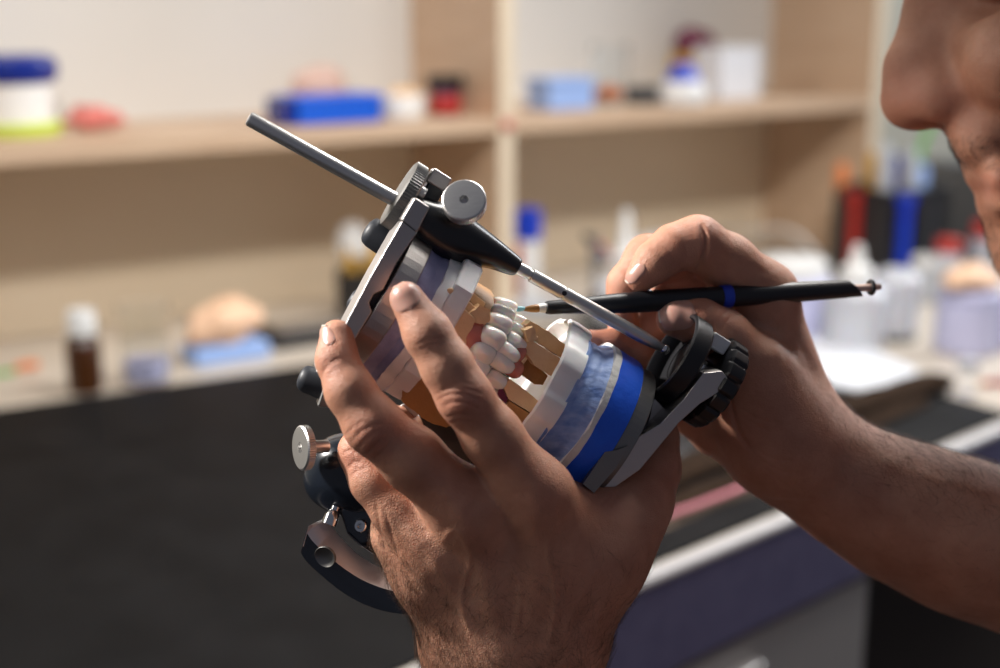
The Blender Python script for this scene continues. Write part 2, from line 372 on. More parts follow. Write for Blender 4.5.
# ------------------------------------------------------------ implicit surfaces for the body
class Field:
    def __init__(s, lo, hi, h):
        s.lo = np.array(lo, float); s.h = h
        s.n = np.ceil((np.array(hi) - s.lo) / h).astype(int) + 1
    def new(s): return np.full(s.n, 0.03, np.float32)
    def _win(s, lo, hi):
        i0 = np.clip(np.floor((lo - s.lo) / s.h).astype(int), 0, s.n); i1 = np.clip(np.ceil((hi - s.lo) / s.h).astype(int) + 1, 0, s.n)
        ax = [s.lo[k] + s.h * np.arange(i0[k], i1[k]) for k in range(3)]
        return tuple(slice(i0[k], i1[k]) for k in range(3)), np.meshgrid(*ax, indexing='ij', sparse=True)
    def cone(s, A, a, b, ra, rb, k, flat=None, fr=1.0):
        """smooth-union a round cone a-b into A; flat = direction along which it is squashed by fr"""
        a, b = np.array(a), np.array(b); m = max(ra, rb) / min(fr, 1) + k + .006
        w, (X, Y, Z) = s._win(np.minimum(a, b) - m, np.maximum(a, b) + m)
        if A[w].size == 0: return
        ab = b - a; L2 = float(ab @ ab) + 1e-12
        t = np.clip(((X - a[0]) * ab[0] + (Y - a[1]) * ab[1] + (Z - a[2]) * ab[2]) / L2, 0, 1)
        dx, dy, dz = X - a[0] - t * ab[0], Y - a[1] - t * ab[1], Z - a[2] - t * ab[2]
        d2 = dx * dx + dy * dy + dz * dz
        if flat is not None:
            f = flat / np.linalg.norm(flat); q = dx * f[0] + dy * f[1] + dz * f[2]
            d2 = d2 + q * q * (1 / fr ** 2 - 1)
        d = (np.sqrt(d2) - (ra + (rb - ra) * t)).astype(np.float32)
        s.uni(A, w, d, k)
    def ell(s, A, c, ax, k, sub=False):
        """ellipsoid with axis vectors ax (rows)"""
        c = np.array(c); ax = np.array(ax, float); r = np.linalg.norm(ax, axis=1); m = r.max() + k + .006
        w, (X, Y, Z) = s._win(c - m, c + m)
        q = 0
        for v, rr in zip(ax, r):
            v = v / rr; p = ((X - c[0]) * v[0] + (Y - c[1]) * v[1] + (Z - c[2]) * v[2]) / rr; q = q + p * p
        q = np.sqrt(q) ; d = ((q - 1) * (r.min() * .5 + np.median(r) * .5)).astype(np.float32)
        s.uni(A, w, d, k, sub)
    def uni(s, A, w, d, k, sub=False):
        a = A[w]
        if sub:
            h = np.clip(k - np.abs(a + d), 0, None) / k; A[w] = np.maximum(a, -d) + h * h * k * .25
        else:
            h = np.clip(k - np.abs(a - d), 0, None) / k; A[w] = np.minimum(a, d) - h * h * k * .25
    def merge(s, A, B, k):
        h = np.clip(k - np.abs(A - B), 0, None) / k; return np.minimum(A, B) - h * h * k * .25
    def mesh(s, A):
        """surface nets"""
        A = A.copy()
        for ax in range(3):
            sl = [slice(None)] * 3
            for e in (0, -1):
                sl[ax] = e; A[tuple(sl)] = np.abs(A[tuple(sl)]) + 1e-6
        ins = A < 0
        nx, ny, nz = (np.array(A.shape) - 1)
        cnt = np.zeros((nx, ny, nz), np.uint8)
        for i in (0, 1):
            for j in (0, 1):
                for k in (0, 1): cnt += ins[i:i + nx, j:j + ny, k:k + nz]
        act = (cnt > 0) & (cnt < 8); idx = -np.ones(act.shape, np.int64); cells = np.argwhere(act); idx[act] = np.arange(len(cells))
        corner = {}
        for i in (0, 1):
            for j in (0, 1):
                for k in (0, 1): corner[i, j, k] = A[cells[:, 0] + i, cells[:, 1] + j, cells[:, 2] + k].astype(float)
        acc = np.zeros((len(cells), 3)); num = np.zeros(len(cells))
        for c in corner:
            for ax in range(3):
                if c[ax] == 0:
                    e = list(c); e[ax] = 1; e = tuple(e); va, vb = corner[c], corner[e]
                    m = (va < 0) != (vb < 0); t = np.where(m, va / np.where(m, va - vb, 1), 0)
                    p = np.tile(np.array(c, float), (len(cells), 1)); p[:, ax] += t
                    acc[m] += p[m]; num[m] += 1
        V = s.lo + s.h * (cells + acc / num[:, None]); F = []
        for ax in range(3):
            b, c = (ax + 1) % 3, (ax + 2) % 3
            sl0 = [slice(None)] * 3; sl1 = [slice(None)] * 3; sl0[ax] = slice(0, -1); sl1[ax] = slice(1, None)
            ch = np.argwhere(ins[tuple(sl0)] != ins[tuple(sl1)])
            ch = ch[(ch[:, b] > 0) & (ch[:, c] > 0) & (ch[:, b] < s.n[b] - 1) & (ch[:, c] < s.n[c] - 1)]
            fl = ins[tuple(ch.T)]
            def q(db, dc):
                e = ch.copy(); e[:, b] += db; e[:, c] += dc; return idx[tuple(e.T)]
            f = np.stack([q(-1, -1), q(0, -1), q(0, 0), q(-1, 0)], 1); f[~fl] = f[~fl][:, ::-1]; F.append(f)
        return V, np.concatenate(F)
def proj(V):
    return np.stack([V[:, 0] / V[:, 2] * FP + 500, V[:, 1] / V[:, 2] * FP + 334], 1)
def normals(V, F):
    a, b, c, d = (V[F[:, i]] for i in range(4)); fn_ = np.cross(c - a, d - b); N = np.zeros_like(V)
    for i in range(4): np.add.at(N, F[:, i], fn_)
    N /= np.linalg.norm(N, axis=1)[:, None] + 1e-12
    return N
def smooth_mesh(V, F, it=2, lam=.5):
    E = np.concatenate([F[:, [0, 1]], F[:, [1, 2]], F[:, [2, 3]], F[:, [3, 0]]]); n = len(V)
    for _ in range(it):
        acc = np.zeros_like(V); num = np.zeros(n)
        np.add.at(acc, E[:, 0], V[E[:, 1]]); np.add.at(acc, E[:, 1], V[E[:, 0]])
        np.add.at(num, E[:, 0], 1); np.add.at(num, E[:, 1], 1)
        V = V * (1 - lam) + lam * acc / num[:, None]
    return V
def strokes(V, F, ST, zr=None):
    """creases (negative) and ridges (positive): (polyline px, width px, height mm)"""
    N = normals(V, F); P = proj(V); out = V.copy(); face = np.clip(-(N * (V / np.linalg.norm(V, axis=1)[:, None])).sum(1), 0, 1)
    if np.median(face) == 0 and False: pass
    for pl, w, hmm in ST:
        pl = np.array(spline([(*p, 0) for p in pl], 5))[:, :2] if len(pl) > 2 else np.array(pl, float)
        lo, hi = pl.min(0) - 3 * w, pl.max(0) + 3 * w
        s_ = np.where((P > lo).all(1) & (P < hi).all(1) & (face > .05))[0]
        if len(s_) == 0: continue
        q = P[s_]; best = np.full(len(s_), 1e9); bt = np.zeros(len(s_))
        L = len(pl) - 1
        for i in range(L):
            a, b = pl[i], pl[i + 1]; ab = b - a; t = np.clip(((q - a) @ ab) / (ab @ ab + 1e-9), 0, 1)
            d = np.linalg.norm(q - a - t[:, None] * ab, axis=1); m = d < best; best[m] = d[m]; bt[m] = (i + t[m]) / L
        tl = np.linalg.norm(pl[1:] - pl[:-1], axis=1).sum(); taper = np.clip(np.minimum(bt, 1 - bt) * 5, 0.15, 1) if tl > 2.5 * w else 1
        out[s_] += N[s_] * (hmm * .001 * np.exp(-(best / w) ** 2) * taper * np.sqrt(face[s_]))[:, None]
    return out

def chain(fl, A, pts, k, **kw):
    """pts: (px, py, dz, r px)"""
    q = [(cm(*p[:3]), p[3] * (0.5 + p[2] * U) / FP) for p in pts]
    for (a, ra), (b, rb) in zip(q[:-1], q[1:]): fl.cone(A, a, b, ra, rb, k, **kw)

# ---- the left hand, holding the articulator
lo = np.minimum(cm(290, 250, -230), cm(290, 250, 260)) ; hi = np.maximum(cm(720, 900, -230), cm(720, 900, 260))
HL = Field((-.078, -.030, .400), (.090, .190, .590), .00064)
fi = HL.new()
chain(HL, fi, [(407, 299, -104, 17.5), (428, 334, -108, 23), (447, 366, -106, 25), (464, 396, -102, 26.5), (492, 436, -84, 29), (535, 492, -62, 32)], .004)
f2 = HL.new()
chain(HL, f2, [(337, 337, -75, 17.5), (337, 360, -84, 19.5), (350, 391, -92, 23.5), (373, 425, -92, 28), (412, 458, -78, 31), (465, 508, -56, 34)], .004)
fi = HL.merge(fi, f2, .0018)
f3 = HL.new()
chain(HL, f3, [(424, 430, 62, 12), (398, 424, 42, 16), (372, 428, 0, 18), (362, 452, -20, 22), (375, 480, -28, 24), (400, 508, -28, 28), (440, 550, -26, 32)], .004)
fi = HL.merge(fi, f3, .0018)
f3 = HL.new()
chain(HL, f3, [(440, 470, 90, 12), (405, 480, 60, 16), (388, 508, 20, 19), (397, 535, -4, 24), (425, 575, -8, 27)], .004)
fi = HL.merge(fi, f3, .003)
pa = HL.new()
wr = [(452, 655, 10), (485, 650, -14), (520, 648, -18), (552, 650, -6), (572, 648, 12)]
for (p, w_, r0, r1) in (((535, 492, -55, 31), (552, 645, 0), 31, 34), ((470, 508, -50), (515, 645, -8), 32, 36), ((432, 545, -22), (482, 645, -2), 30, 36), ((418, 572, 2), (458, 650, 14), 24, 30)):
    chain(HL, pa, [(p[0], p[1], p[2], r0), (w_[0], w_[1], w_[2], r1)], .012)
chain(HL, pa, [(500, 520, -10, 34), (520, 640, 14, 44)], .012)
chain(HL, pa, [(560, 520, -16, 36), (560, 640, 8, 38)], .014)
chain(HL, pa, [(455, 655, 18, 28), (470, 780, 30, 34), (460, 1000, 40, 42)], .012)
chain(HL, pa, [(510, 650, 2, 40), (515, 780, 10, 50), (510, 1000, 14, 56)], .012)
chain(HL, pa, [(562, 650, 16, 32), (562, 780, 22, 40), (566, 1000, 26, 48)], .012)
# thumb with its fleshy base
chain(HL, pa, [(566, 628, 8, 33), (600, 565, 6, 37), (624, 522, 20, 33)], .014)
chain(HL, pa, [(560, 530, -10, 32), (616, 518, 14, 26)], .014)
th_ = HL.new()
chain(HL, th_, [(612, 545, 10, 34), (638, 500, 44, 33), (650, 468, 74, 28), (652, 438, 98, 24), (638, 405, 116, 21), (620, 376, 130, 18)], .006)
A_ = HL.merge(fi, pa, .010); A_ = HL.merge(A_, th_, .008)
VL, FL = HL.mesh(A_); VL = smooth_mesh(VL, FL, 2)
NLt = normals(VL, FL)
if ((VL - VL.mean(0)) * NLt).sum() < 0: FL = FL[:, ::-1]
VL = strokes(VL, FL, [
 # index: joint creases, nail fold
 ([(437, 394), (450, 388), (468, 389), (487, 396)], 1.6, -.30), ([(437, 400), (452, 394), (470, 396), (484, 403)], 1.6, -.34),
 ([(440, 408), (453, 402), (468, 404), (480, 411)], 1.5, -.30), ([(446, 418), (458, 414), (474, 418)], 1.5, -.24),
 ([(455, 385), (462, 400), (468, 412)], 11, .5), ([(447, 425), (462, 421), (480, 424)], 1.5, -.2), ([(441, 389), (458, 383), (478, 386)], 1.4, -.2),
 ([(415, 346), (428, 340), (446, 338)], 1.5, -.22), ([(417, 351), (430, 345), (447, 344)], 1.3, -.2),
 # middle finger
 ([(322, 376), (326, 366), (333, 360), (341, 358)], 1.5, -.36), ([(325, 372), (331, 364), (338, 362)], 1.2, -.25), ([(321, 368), (328, 359), (336, 355)], 1.2, -.2),
 ([(350, 444), (360, 432), (374, 425), (386, 424)], 1.5, -.32), ([(356, 452), (366, 439), (380, 430)], 1.6, -.3),
 ([(362, 458), (374, 446), (386, 436)], 1.6, -.3), ([(372, 440), (366, 447)], 9, .5), ([(372, 460), (384, 450), (391, 440)], 1.5, -.25), ([(346, 436), (352, 428), (364, 421)], 1.4, -.22),
 # ring finger
 ([(342, 455), (350, 450), (357, 455)], 1.5, -.3), ([(347, 470), (354, 462), (362, 463)], 1.5, -.3), ([(350, 478), (358, 470), (368, 468)], 1.3, -.2),
 # extensor tendons and knuckles of the back of the hand
 ([(535, 490), (536, 540), (530, 640)], 9, .4), ([(455, 505), (475, 550), (500, 640)], 8, .5), ([(425, 545), (452, 590), (482, 650)], 7, .5),
 ([(505, 500), (508, 550), (514, 630)], 11, -.35), ([(438, 520), (464, 570), (490, 640)], 8, -.3), ([(390, 540), (420, 600)], 6, -.4),
 ([(450, 495), (458, 503)], 15, 1.0), ([(525, 475), (535, 485)], 17, .7), ([(412, 535), (418, 542)], 12, .7), ([(386, 500), (410, 516), (430, 540)], 6, -.5),
 ([(430, 458), (452, 474), (476, 490)], 9, -.3), 
 # veins
 ([(440, 545), (455, 530), (470, 555), (462, 600), (475, 650)], 3.2, .45), ([(560, 510), (548, 550), (556, 600), (545, 660)], 3.2, .35), ([(500, 560), (520, 585), (515, 640)], 3, .35),
 ([(600, 560), (585, 590), (560, 640)], 4, .3),
 # the web and the thumb
 ([(566, 478), (585, 487), (600, 494), (611, 493)], 3, -.35), ([(598, 506), (606, 499), (611, 493)], 2, -.4), ([(604, 512), (612, 503), (618, 492)], 2, -.3),
 ([(660, 500), (668, 480), (672, 458)], 2.5, -.3),
 ([(376, 500), (380, 530), (388, 556)], 2, -.4), ([(383, 505), (392, 535), (398, 560)], 2, -.3)], )

# ---- the right hand, holding the brush
HR = Field((.020, -.052, .480), (.262, .150, .635), .00064)
a1 = HR.new()                                           # index
chain(HR, a1, [(641, 277, 62, 15.5), (655, 262, 64, 19.5), (674, 247, 68, 21.5), (697, 243, 76, 26), (728, 262, 104, 27), (762, 294, 130, 33)], .004)
a2 = HR.new()                                           # middle
chain(HR, a2, [(628, 338, 118, 13), (620, 312, 116, 15), (626, 284, 112, 17.5), (648, 258, 112, 22), (690, 262, 138, 25), (748, 310, 158, 30)], .004)
a1 = HR.merge(a1, a2, .002)
a2 = HR.new()                                           # ring
chain(HR, a2, [(587, 341, 100, 11.5), (612, 344, 108, 13), (640, 356, 122, 15), (668, 372, 150, 19), (716, 358, 172, 24), (752, 352, 170, 28)], .004)
a1 = HR.merge(a1, a2, .002)
a2 = HR.new()
chain(HR, a2, [(634, 352, 124, 14), (655, 325, 136, 20), (678, 298, 146, 24), (706, 292, 152, 28), (750, 332, 168, 28)], .006)
a1 = HR.merge(a1, a2, .002)
a2 = HR.new()                                           # little finger, curled
chain(HR, a2, [(672, 398, 140, 15), (694, 418, 152, 18), (714, 430, 162, 20), (744, 412, 176, 24), (770, 402, 172, 26)], .004)
a1 = HR.merge(a1, a2, .002)
pb = HR.new()
chain(HR, pb, [(762, 300, 135, 33), (802, 425, 150, 36)], .012)
chain(HR, pb, [(752, 330, 165, 32), (798, 435, 168, 38)], .012)
chain(HR, pb, [(756, 362, 176, 30), (792, 446, 176, 36)], .012)
chain(HR, pb, [(768, 402, 172, 30), (790, 460, 170, 34)], .012)
chain(HR, pb, [(720, 430, 160, 22), (790, 468, 150, 32)], .012)
chain(HR, pb, [(790, 435, 150, 42), (850, 480, 150, 44), (900, 507, 152, 58), (960, 530, 156, 64), (1120, 590, 170, 84)], .014)
chain(HR, pb, [(792, 448, 160, 42), (850, 490, 170, 46), (900, 515, 180, 54), (960, 540, 190, 62), (1120, 600, 205, 80)], .014)
t1 = HR.new()                                           # thumb
chain(HR, t1, [(675, 318, 66, 19), (700, 322, 72, 21.5), (724, 336, 84, 24.5), (752, 362, 98, 28), (768, 388, 112, 33), (790, 430, 130, 38)], .005)
chain(HR, t1, [(752, 400, 124, 38), (780, 440, 132, 42), (800, 456, 140, 42)], .016)
chain(HR, t1, [(736, 420, 142, 28), (760, 450, 146, 28)], .014)
A_ = HR.merge(a1, pb, .008); A_ = HR.merge(A_, t1, .0045)
VR, FR = HR.mesh(A_); VR = smooth_mesh(VR, FR, 2)
NRt = normals(VR, FR)
if ((VR - VR.mean(0)) * NRt).sum() < 0: FR = FR[:, ::-1]
VR = strokes(VR, FR, [
 ([(678, 256), (681, 268), (676, 282)], 1.5, -.35), ([(656, 246), (668, 250), (676, 262)], 1.4, -.2), ([(650, 250), (660, 254), (668, 266)], 1.2, -.15),
 ([(672, 236), (684, 244), (688, 258)], 1.3, -.25), ([(700, 222), (706, 240), (702, 262), (690, 282)], 2.4, -1.1),
 ([(716, 330), (720, 318), (730, 308)], 1.5, -.3), ([(722, 336), (726, 322), (737, 313)], 1.3, -.22), ([(711, 324), (716, 312), (724, 305)], 1.2, -.2), ([(727, 318), (734, 326)], 9, .45),
 ([(780, 352), (790, 362)], 12, 1.2), ([(722, 300), (735, 300), (748, 296)], 2.2, -.4), ([(730, 270), (748, 268), (770, 275)], 3, -.25),
 ([(728, 385), (732, 410), (740, 435), (755, 455)], 2.5, -.9), ([(712, 425), (716, 445), (726, 460)], 2, -.4),
 ([(740, 408), (760, 420), (785, 424)], 1.6, -.25), ([(742, 416), (764, 429), (790, 432)], 1.6, -.22), ([(746, 440), (770, 458), (800, 462)], 1.8, -.25),
 ([(752, 452), (776, 470), (806, 474)], 1.8, -.25), ([(760, 464), (780, 482), (800, 496)], 2, -.3),
 ([(790, 330), (804, 370), (830, 420)], 4, .4), ([(870, 455), (930, 480), (1000, 500)], 8, .6), ([(600, 341), (606, 348)], 1.5, -.3), ([(626, 346), (633, 358)], 1.5, -.3)])

# ---- head
HH = Field((.120, -.330, .430), (.420, .110, .720), .0018)
def hc(A, pts, k, **kw): chain(HH, A, pts, k, **kw)
he = HH.new(); HD = 222                                  # middle plane of the face
hc(he, [(1150, -120, HD, 185), (1190, -110, HD, 190)], .03)            # skull
hc(he, [(1060, -30, HD, 120), (1090, 90, HD, 110)], .03)               # face mass
hc(he, [(1030, 180, HD, 40), (1060, 245, HD, 40)], .03)                # chin
hc(he, [(1060, 240, HD, 34), (1190, 150, HD - 150, 26)], .03); hc(he, [(1060, 240, HD, 34), (1190, 150, HD + 150, 26)], .03)   # jaw
hc(he, [(1010, 60, HD - 95, 40), (1110, 40, HD - 130, 45)], .03); hc(he, [(1010, 60, HD + 95, 40), (1110, 40, HD + 130, 45)], .03)   # cheeks
hc(he, [(962, -75, HD - 20, 30), (992, -90, HD - 105, 30)], .012); hc(he, [(962, -75, HD + 20, 30), (992, -90, HD + 105, 30)], .012)   # brows
hc(he, [(975, -140, HD, 50), (1020, -210, HD, 90)], .03)               # forehead
HH.ell(he, cm(982, -16, HD - 70), [(.018, 0, 0), (0, .013, 0), (0, 0, .020)], .012, True); HH.ell(he, cm(982, -16, HD + 70), [(.018, 0, 0), (0, .013, 0), (0, 0, .020)], .012, True)
hc(he, [(1004, -34, HD - 78, 26), (1005, -34, HD - 78, 26)], .004); hc(he, [(1004, -34, HD + 78, 26), (1005, -34, HD + 78, 26)], .004)
hc(he, [(931, -30, HD, 20), (926, 24, HD, 19), (916, 66, HD, 27), (912, 99, HD, 31)], .009)       # bridge and tip
hc(he, [(972, -10, HD, 44), (966, 84, HD, 38)], .018)                     # sides of the nose
HH.ell(he, cm(943, 98, HD - 38), [(.0125, 0, 0), (0, .0105, 0), (0, 0, .0085)], .008); HH.ell(he, cm(943, 98, HD + 38), [(.0125, 0, 0), (0, .0105, 0), (0, 0, .0085)], .008)
HH.ell(he, cm(941, 124, HD - 24), [(.0085, -.001, 0), (.0005, .0042, 0), (0, 0, .0042)], .003, True); HH.ell(he, cm(941, 124, HD + 24), [(.0085, -.001, 0), (.0005, .0042, 0), (0, 0, .0042)], .003, True)
hc(he, [(980, 120, HD - 30, 22), (980, 120, HD + 30, 22)], .010); hc(he, [(984, 142, HD - 45, 26), (984, 142, HD + 45, 26)], .010)   # philtrum
hc(he, [(1003, 176, HD - 75, 16), (987, 172, HD, 17), (1003, 176, HD + 75, 16)], .006)           # upper lip
hc(he, [(1008, 198, HD - 65, 15), (999, 202, HD, 18), (1008, 198, HD + 65, 15)], .005)           # lower lip
hc(he, [(1200, 60, HD, 120), (1290, 330, HD - 40, 130)], .03)           # neck
for sgn in (-1, 1):
    ec = cm(1225, 10, HD + sgn * 172)
    HH.ell(he, ec, [(.017, -.004, 0), (.007, .030, 0), (0, 0, .006)], .004)
    HH.ell(he, ec + np.array((-.002, -.002, sgn * .006)), [(.010, 0, 0), (.003, .019, 0), (0, 0, .005)], .003, True)
Vh, Fh = HH.mesh(he); Vh = smooth_mesh(Vh, Fh, 1)
nh = normals(Vh, Fh)
if ((Vh - Vh.mean(0)) * nh).sum() < 0: Fh = Fh[:, ::-1]

# ---- trunk and upper arms, outside the picture but joined to what is in it
HB = Field((-.05, -.16, .02), (.75, .62, .86), .007)
bo = HB.new(); hd = cm(1250, 200, HD)
nk = np.array((.335, .03, .52)); shl = np.array((.37, .11, .30)); shr = np.array((.52, .12, .66)); chest = np.array((.47, .22, .46)); hip = np.array((.55, .50, .44))
HB.cone(bo, hd, chest, .055, .10, .04); HB.cone(bo, shl, shr, .055, .055, .05); HB.cone(bo, chest, hip, .125, .135, .05)
ell_l = cm(505, 960, 20); elb = np.array((.10, .30, .36))
HB.cone(bo, ell_l, elb, .034, .042, .03); HB.cone(bo, elb, shl, .042, .052, .03)
er = cm(1110, 590, 185); elr = np.array((.34, .20, .60))
HB.cone(bo, er, elr, .036, .043, .03); HB.cone(bo, elr, shr, .043, .055, .03)
Vb, Fb = HB.mesh(bo)
nb = normals(Vb, Fb)
if ((Vb - Vb.mean(0)) * nb).sum() < 0: Fb = Fb[:, ::-1]

# colour of the skin itself: redder over joints, tips, nose and ears
def red_of(V, spots):
    P = proj(V); r = np.zeros(len(V))
    for (x, y, w_, a) in spots: r = np.maximum(r, .6 * a * np.exp(-((P[:, 0] - x) ** 2 + (P[:, 1] - y) ** 2) / w_ ** 2))
    return r
rl = red_of(VL, [(402, 292, 22, .55), (462, 402, 26, .7), (430, 340, 14, .35), (330, 340, 18, .5), (332, 364, 16, .5), (372, 440, 24, .75), (350, 460, 18, .7), (455, 505, 34, .35), (535, 490, 36, .3), (608, 498, 20, .5), (665, 470, 30, .5), (400, 430, 20, .4)])
rr_ = red_of(VR, [(640, 285, 20, .6), (675, 250, 18, .5), (700, 235, 22, .5), (690, 312, 30, .6), (728, 320, 18, .5), (600, 342, 34, .7), (620, 300, 30, .45), (720, 430, 40, .3)])
rh = red_of(Vh, [(905, 100, 40, .5), (950, 105, 30, .5), (990, 185, 18, .8)])
Vw = [VL, VR, Vh, Vb]; Fw = [FL, FR, Fh, Fb]; off = 0; AV, AF = [], []
for v, f in zip(Vw, Fw): AV.append(v); AF.append(f + off); off += len(v)
AV = np.concatenate(AV); AF = np.concatenate(AF); RED = np.concatenate([rl, rr_, rh, np.zeros(len(Vb))])
R3 = np.array(((1, 0, 0), (0, -sp, cp), (0, -cp, -sp)))        # camera metres -> world, as a matrix
def toworld(V): return V @ R3.T + np.array((0, 0, CAMZ))
person = thing('person', toworld(hip[None])[0], 'man bending over the articulator, holding it in his left hand and painting with his right', 'person')
def npmesh(name, V, F, m, parent, red=None):
    me = bpy.data.meshes.new(name); V = V - np.array(parent_world(parent)); k = F.shape[1]
    me.vertices.add(len(V)); me.vertices.foreach_set('co', V.astype(np.float32).ravel())
    me.loops.add(F.size); me.loops.foreach_set('vertex_index', F.astype(np.int32).ravel())
    me.polygons.add(len(F)); me.polygons.foreach_set('loop_start', np.arange(0, F.size, k, dtype=np.int32)); me.polygons.foreach_set('loop_total', np.full(len(F), k, dtype=np.int32))
    me.update(calc_edges=True); me.validate(); me.polygons.foreach_set('use_smooth', np.ones(len(me.polygons), bool)); me.update()
    if red is not None:
        a = me.attributes.new('red', 'FLOAT', 'POINT'); a.data.foreach_set('value', red.astype(np.float32))
    me.materials.append(M_[m]); o = bpy.data.objects.new(name, me); S.collection.objects.link(o); o.parent = parent; return o
WV = toworld(AV)
body = npmesh('body', WV, AF[:, ::-1], 'skin', person, RED)

# fingernails laid on the fingers
def bvh(V, F): return BVHTree.FromPolygons([tuple(v) for v in V], [tuple(int(i) for i in f) for f in F])
BL, BR = bvh(toworld(VL), FL), bvh(toworld(VR), FR)
def nail(B, cx, cy, ang, ln, wd, edge=.22, lift=.00035):
    """ln along ang (towards the tip), wd across, in px"""
    c_, s_ = math.cos(math.radians(ang)), -math.sin(math.radians(ang)); nu, nv = 15, 19
    pts = []
    for j in range(nv + 1):
        b = -1 + 2 * j / nv
        for i in range(nu + 1):
            a = -1 + 2 * i / nu
            wsc = (1 - abs(b) ** 3.2) ** .5 if b < 0 else (1 - (b * .97) ** 5) ** .5
            x, y = cx + c_ * b * ln / 2 - s_ * a * wsc * wd / 2 * 1, cy + s_ * b * ln / 2 + c_ * a * wsc * wd / 2
            o = Vector((0, 0, CAMZ)); d = ray(x, y).normalized(); h = B.ray_cast(o, d)
            pts.append((h[0], h[1]) if h[0] is not None else None)
    good = [p for p in pts if p is not None]
    if not good: print('NAIL MISS', cx, cy); return
    top, bot = [], []
    for q, p in enumerate(pts):
        if p is None:
            p = min(good, key=lambda g: abs(q - pts.index(g)))
        n_ = p[1] if p[1].dot(ray(cx, cy)) < 0 else -p[1]
        i, j = q % (nu + 1), q // (nu + 1); a = -1 + 2 * i / nu; b = -1 + 2 * j / nv
        top.append(p[0] + n_ * (lift * (1.1 - .8 * abs(a) ** 4) * (1 if b > -.8 else .5))); bot.append(p[0] - n_ * .0006)
    V = top + bot; n = (nu + 1) * (nv + 1); F = []
    for j in range(nv):
        for i in range(nu):
            k = j * (nu + 1) + i; F.append((k, k + 1, k + nu + 2, k + nu + 1)); F.append((n + k, n + k + nu + 1, n + k + nu + 2, n + k + 1))
    for i in range(nu):
        F.append((i, n + i, n + i + 1, i + 1)); k = nv * (nu + 1) + i; F.append((k, k + 1, n + k + 1, n + k))
    for j in range(nv):
        k = j * (nu + 1); F.append((k, k + nu + 1, n + k + nu + 1, n + k)); k += nu; F.append((k, n + k, n + k + nu + 1, k + nu + 1))
    o = put('fingernail', (V, F), 'nail', person)
    # the pale free edge
    r = nv - 2
    rim = [top[(nv) * (nu + 1) + i] for i in range(nu + 1)]
    put('nail_tip', tube(rim, .0003, 6), 'nail_edge', o)
    return o
nail(BL, 404, 296, 118, 31, 31)
nail(BL, 327, 336, 118, 20, 13)
nail(BR, 678, 315, 186, 36, 30)
nail(BR, 636, 273, 226, 24, 13)
# ------------------------------------------------------------ the articulator and what is mounted in it
Ax = np.array((.835, .512, .20)); Ax /= np.linalg.norm(Ax)
Mx = np.array((-.522, .853, 0)); Mx -= Ax * (Mx @ Ax); Mx /= np.linalg.norm(Mx)
Nx = -np.cross(Ax, Mx)
c0 = cm(596, 430, 55)
def P(a, m, n): return cam2w(c0 + (a * Ax + m * Mx + n * Nx) * U)
wA, wM, wN = dir2w(Ax), dir2w(Mx), dir2w(Nx)
def px2(a, m, n):
    v = c0 + (a * Ax + m * Mx + n * Nx) * U; return v[0] / v[2] * FP + 500, v[1] / v[2] * FP + 334
def solve(px, py, n=0):                                 # (a, m) of the frame at pixel, for a given n
    a = m = 0.0
    for _ in range(12):
        x, y = px2(a, m, n); e = 1.0
        J = np.array([[px2(a + e, m, n)[0] - x, px2(a, m + e, n)[0] - x], [px2(a + e, m, n)[1] - y, px2(a, m + e, n)[1] - y]])
        d = np.linalg.solve(J, np.array((px - x, py - y))); a += d[0]; m += d[1]
    return a, m
def Q(px, py, n=0): a, m = solve(px, py, n); return P(a, m, n)
def disc_poly(R, mfac=1.0, n=56, cut=None, notch=()):
    """outline in the m-n plane: round, flat towards the hinge (m > cut)"""
    out = []
    for k in range(n):
        t = 2 * math.pi * k / n; m, q = R * math.cos(t) * mfac, R * math.sin(t)
        if cut is not None: m = min(m, cut)
        out.append((m, q))
    return out
def slab(outl, a0, a1, f0=None, f1=None, rings=1, sc=None):
    """solid between a0 and a1 with the outline; f0/f1(m,n) add to a; sc(t) scales the outline"""
    V, Fc = [], []; n = len(outl)
    for j in range(rings + 1):
        t = j / rings; s = sc(t) if sc else 1
        for k, (m, q) in enumerate(outl):
            a = a0 + (a1 - a0) * t + (f0(m, q) if f0 else 0) * (1 - t) + (f1(m, q) if f1 else 0) * t
            V.append(P(a, m * (s if not callable(s) else 1), q * s))
    for j in range(rings):
        for k in range(n):
            k2 = (k + 1) % n; Fc.append((j * n + k, j * n + k2, (j + 1) * n + k2, (j + 1) * n + k))
    Fc.append(tuple(range(n))); Fc.append(tuple(rings * n + k for k in range(n)))
    return V, Fc
def plate(outl, a0, a1): return slab(outl, a0, a1)

art = thing('dental_articulator', P(-120, -10, 0), 'metal dental articulator with black pin holder and knobs, held tilted in the left hand', 'articulator')
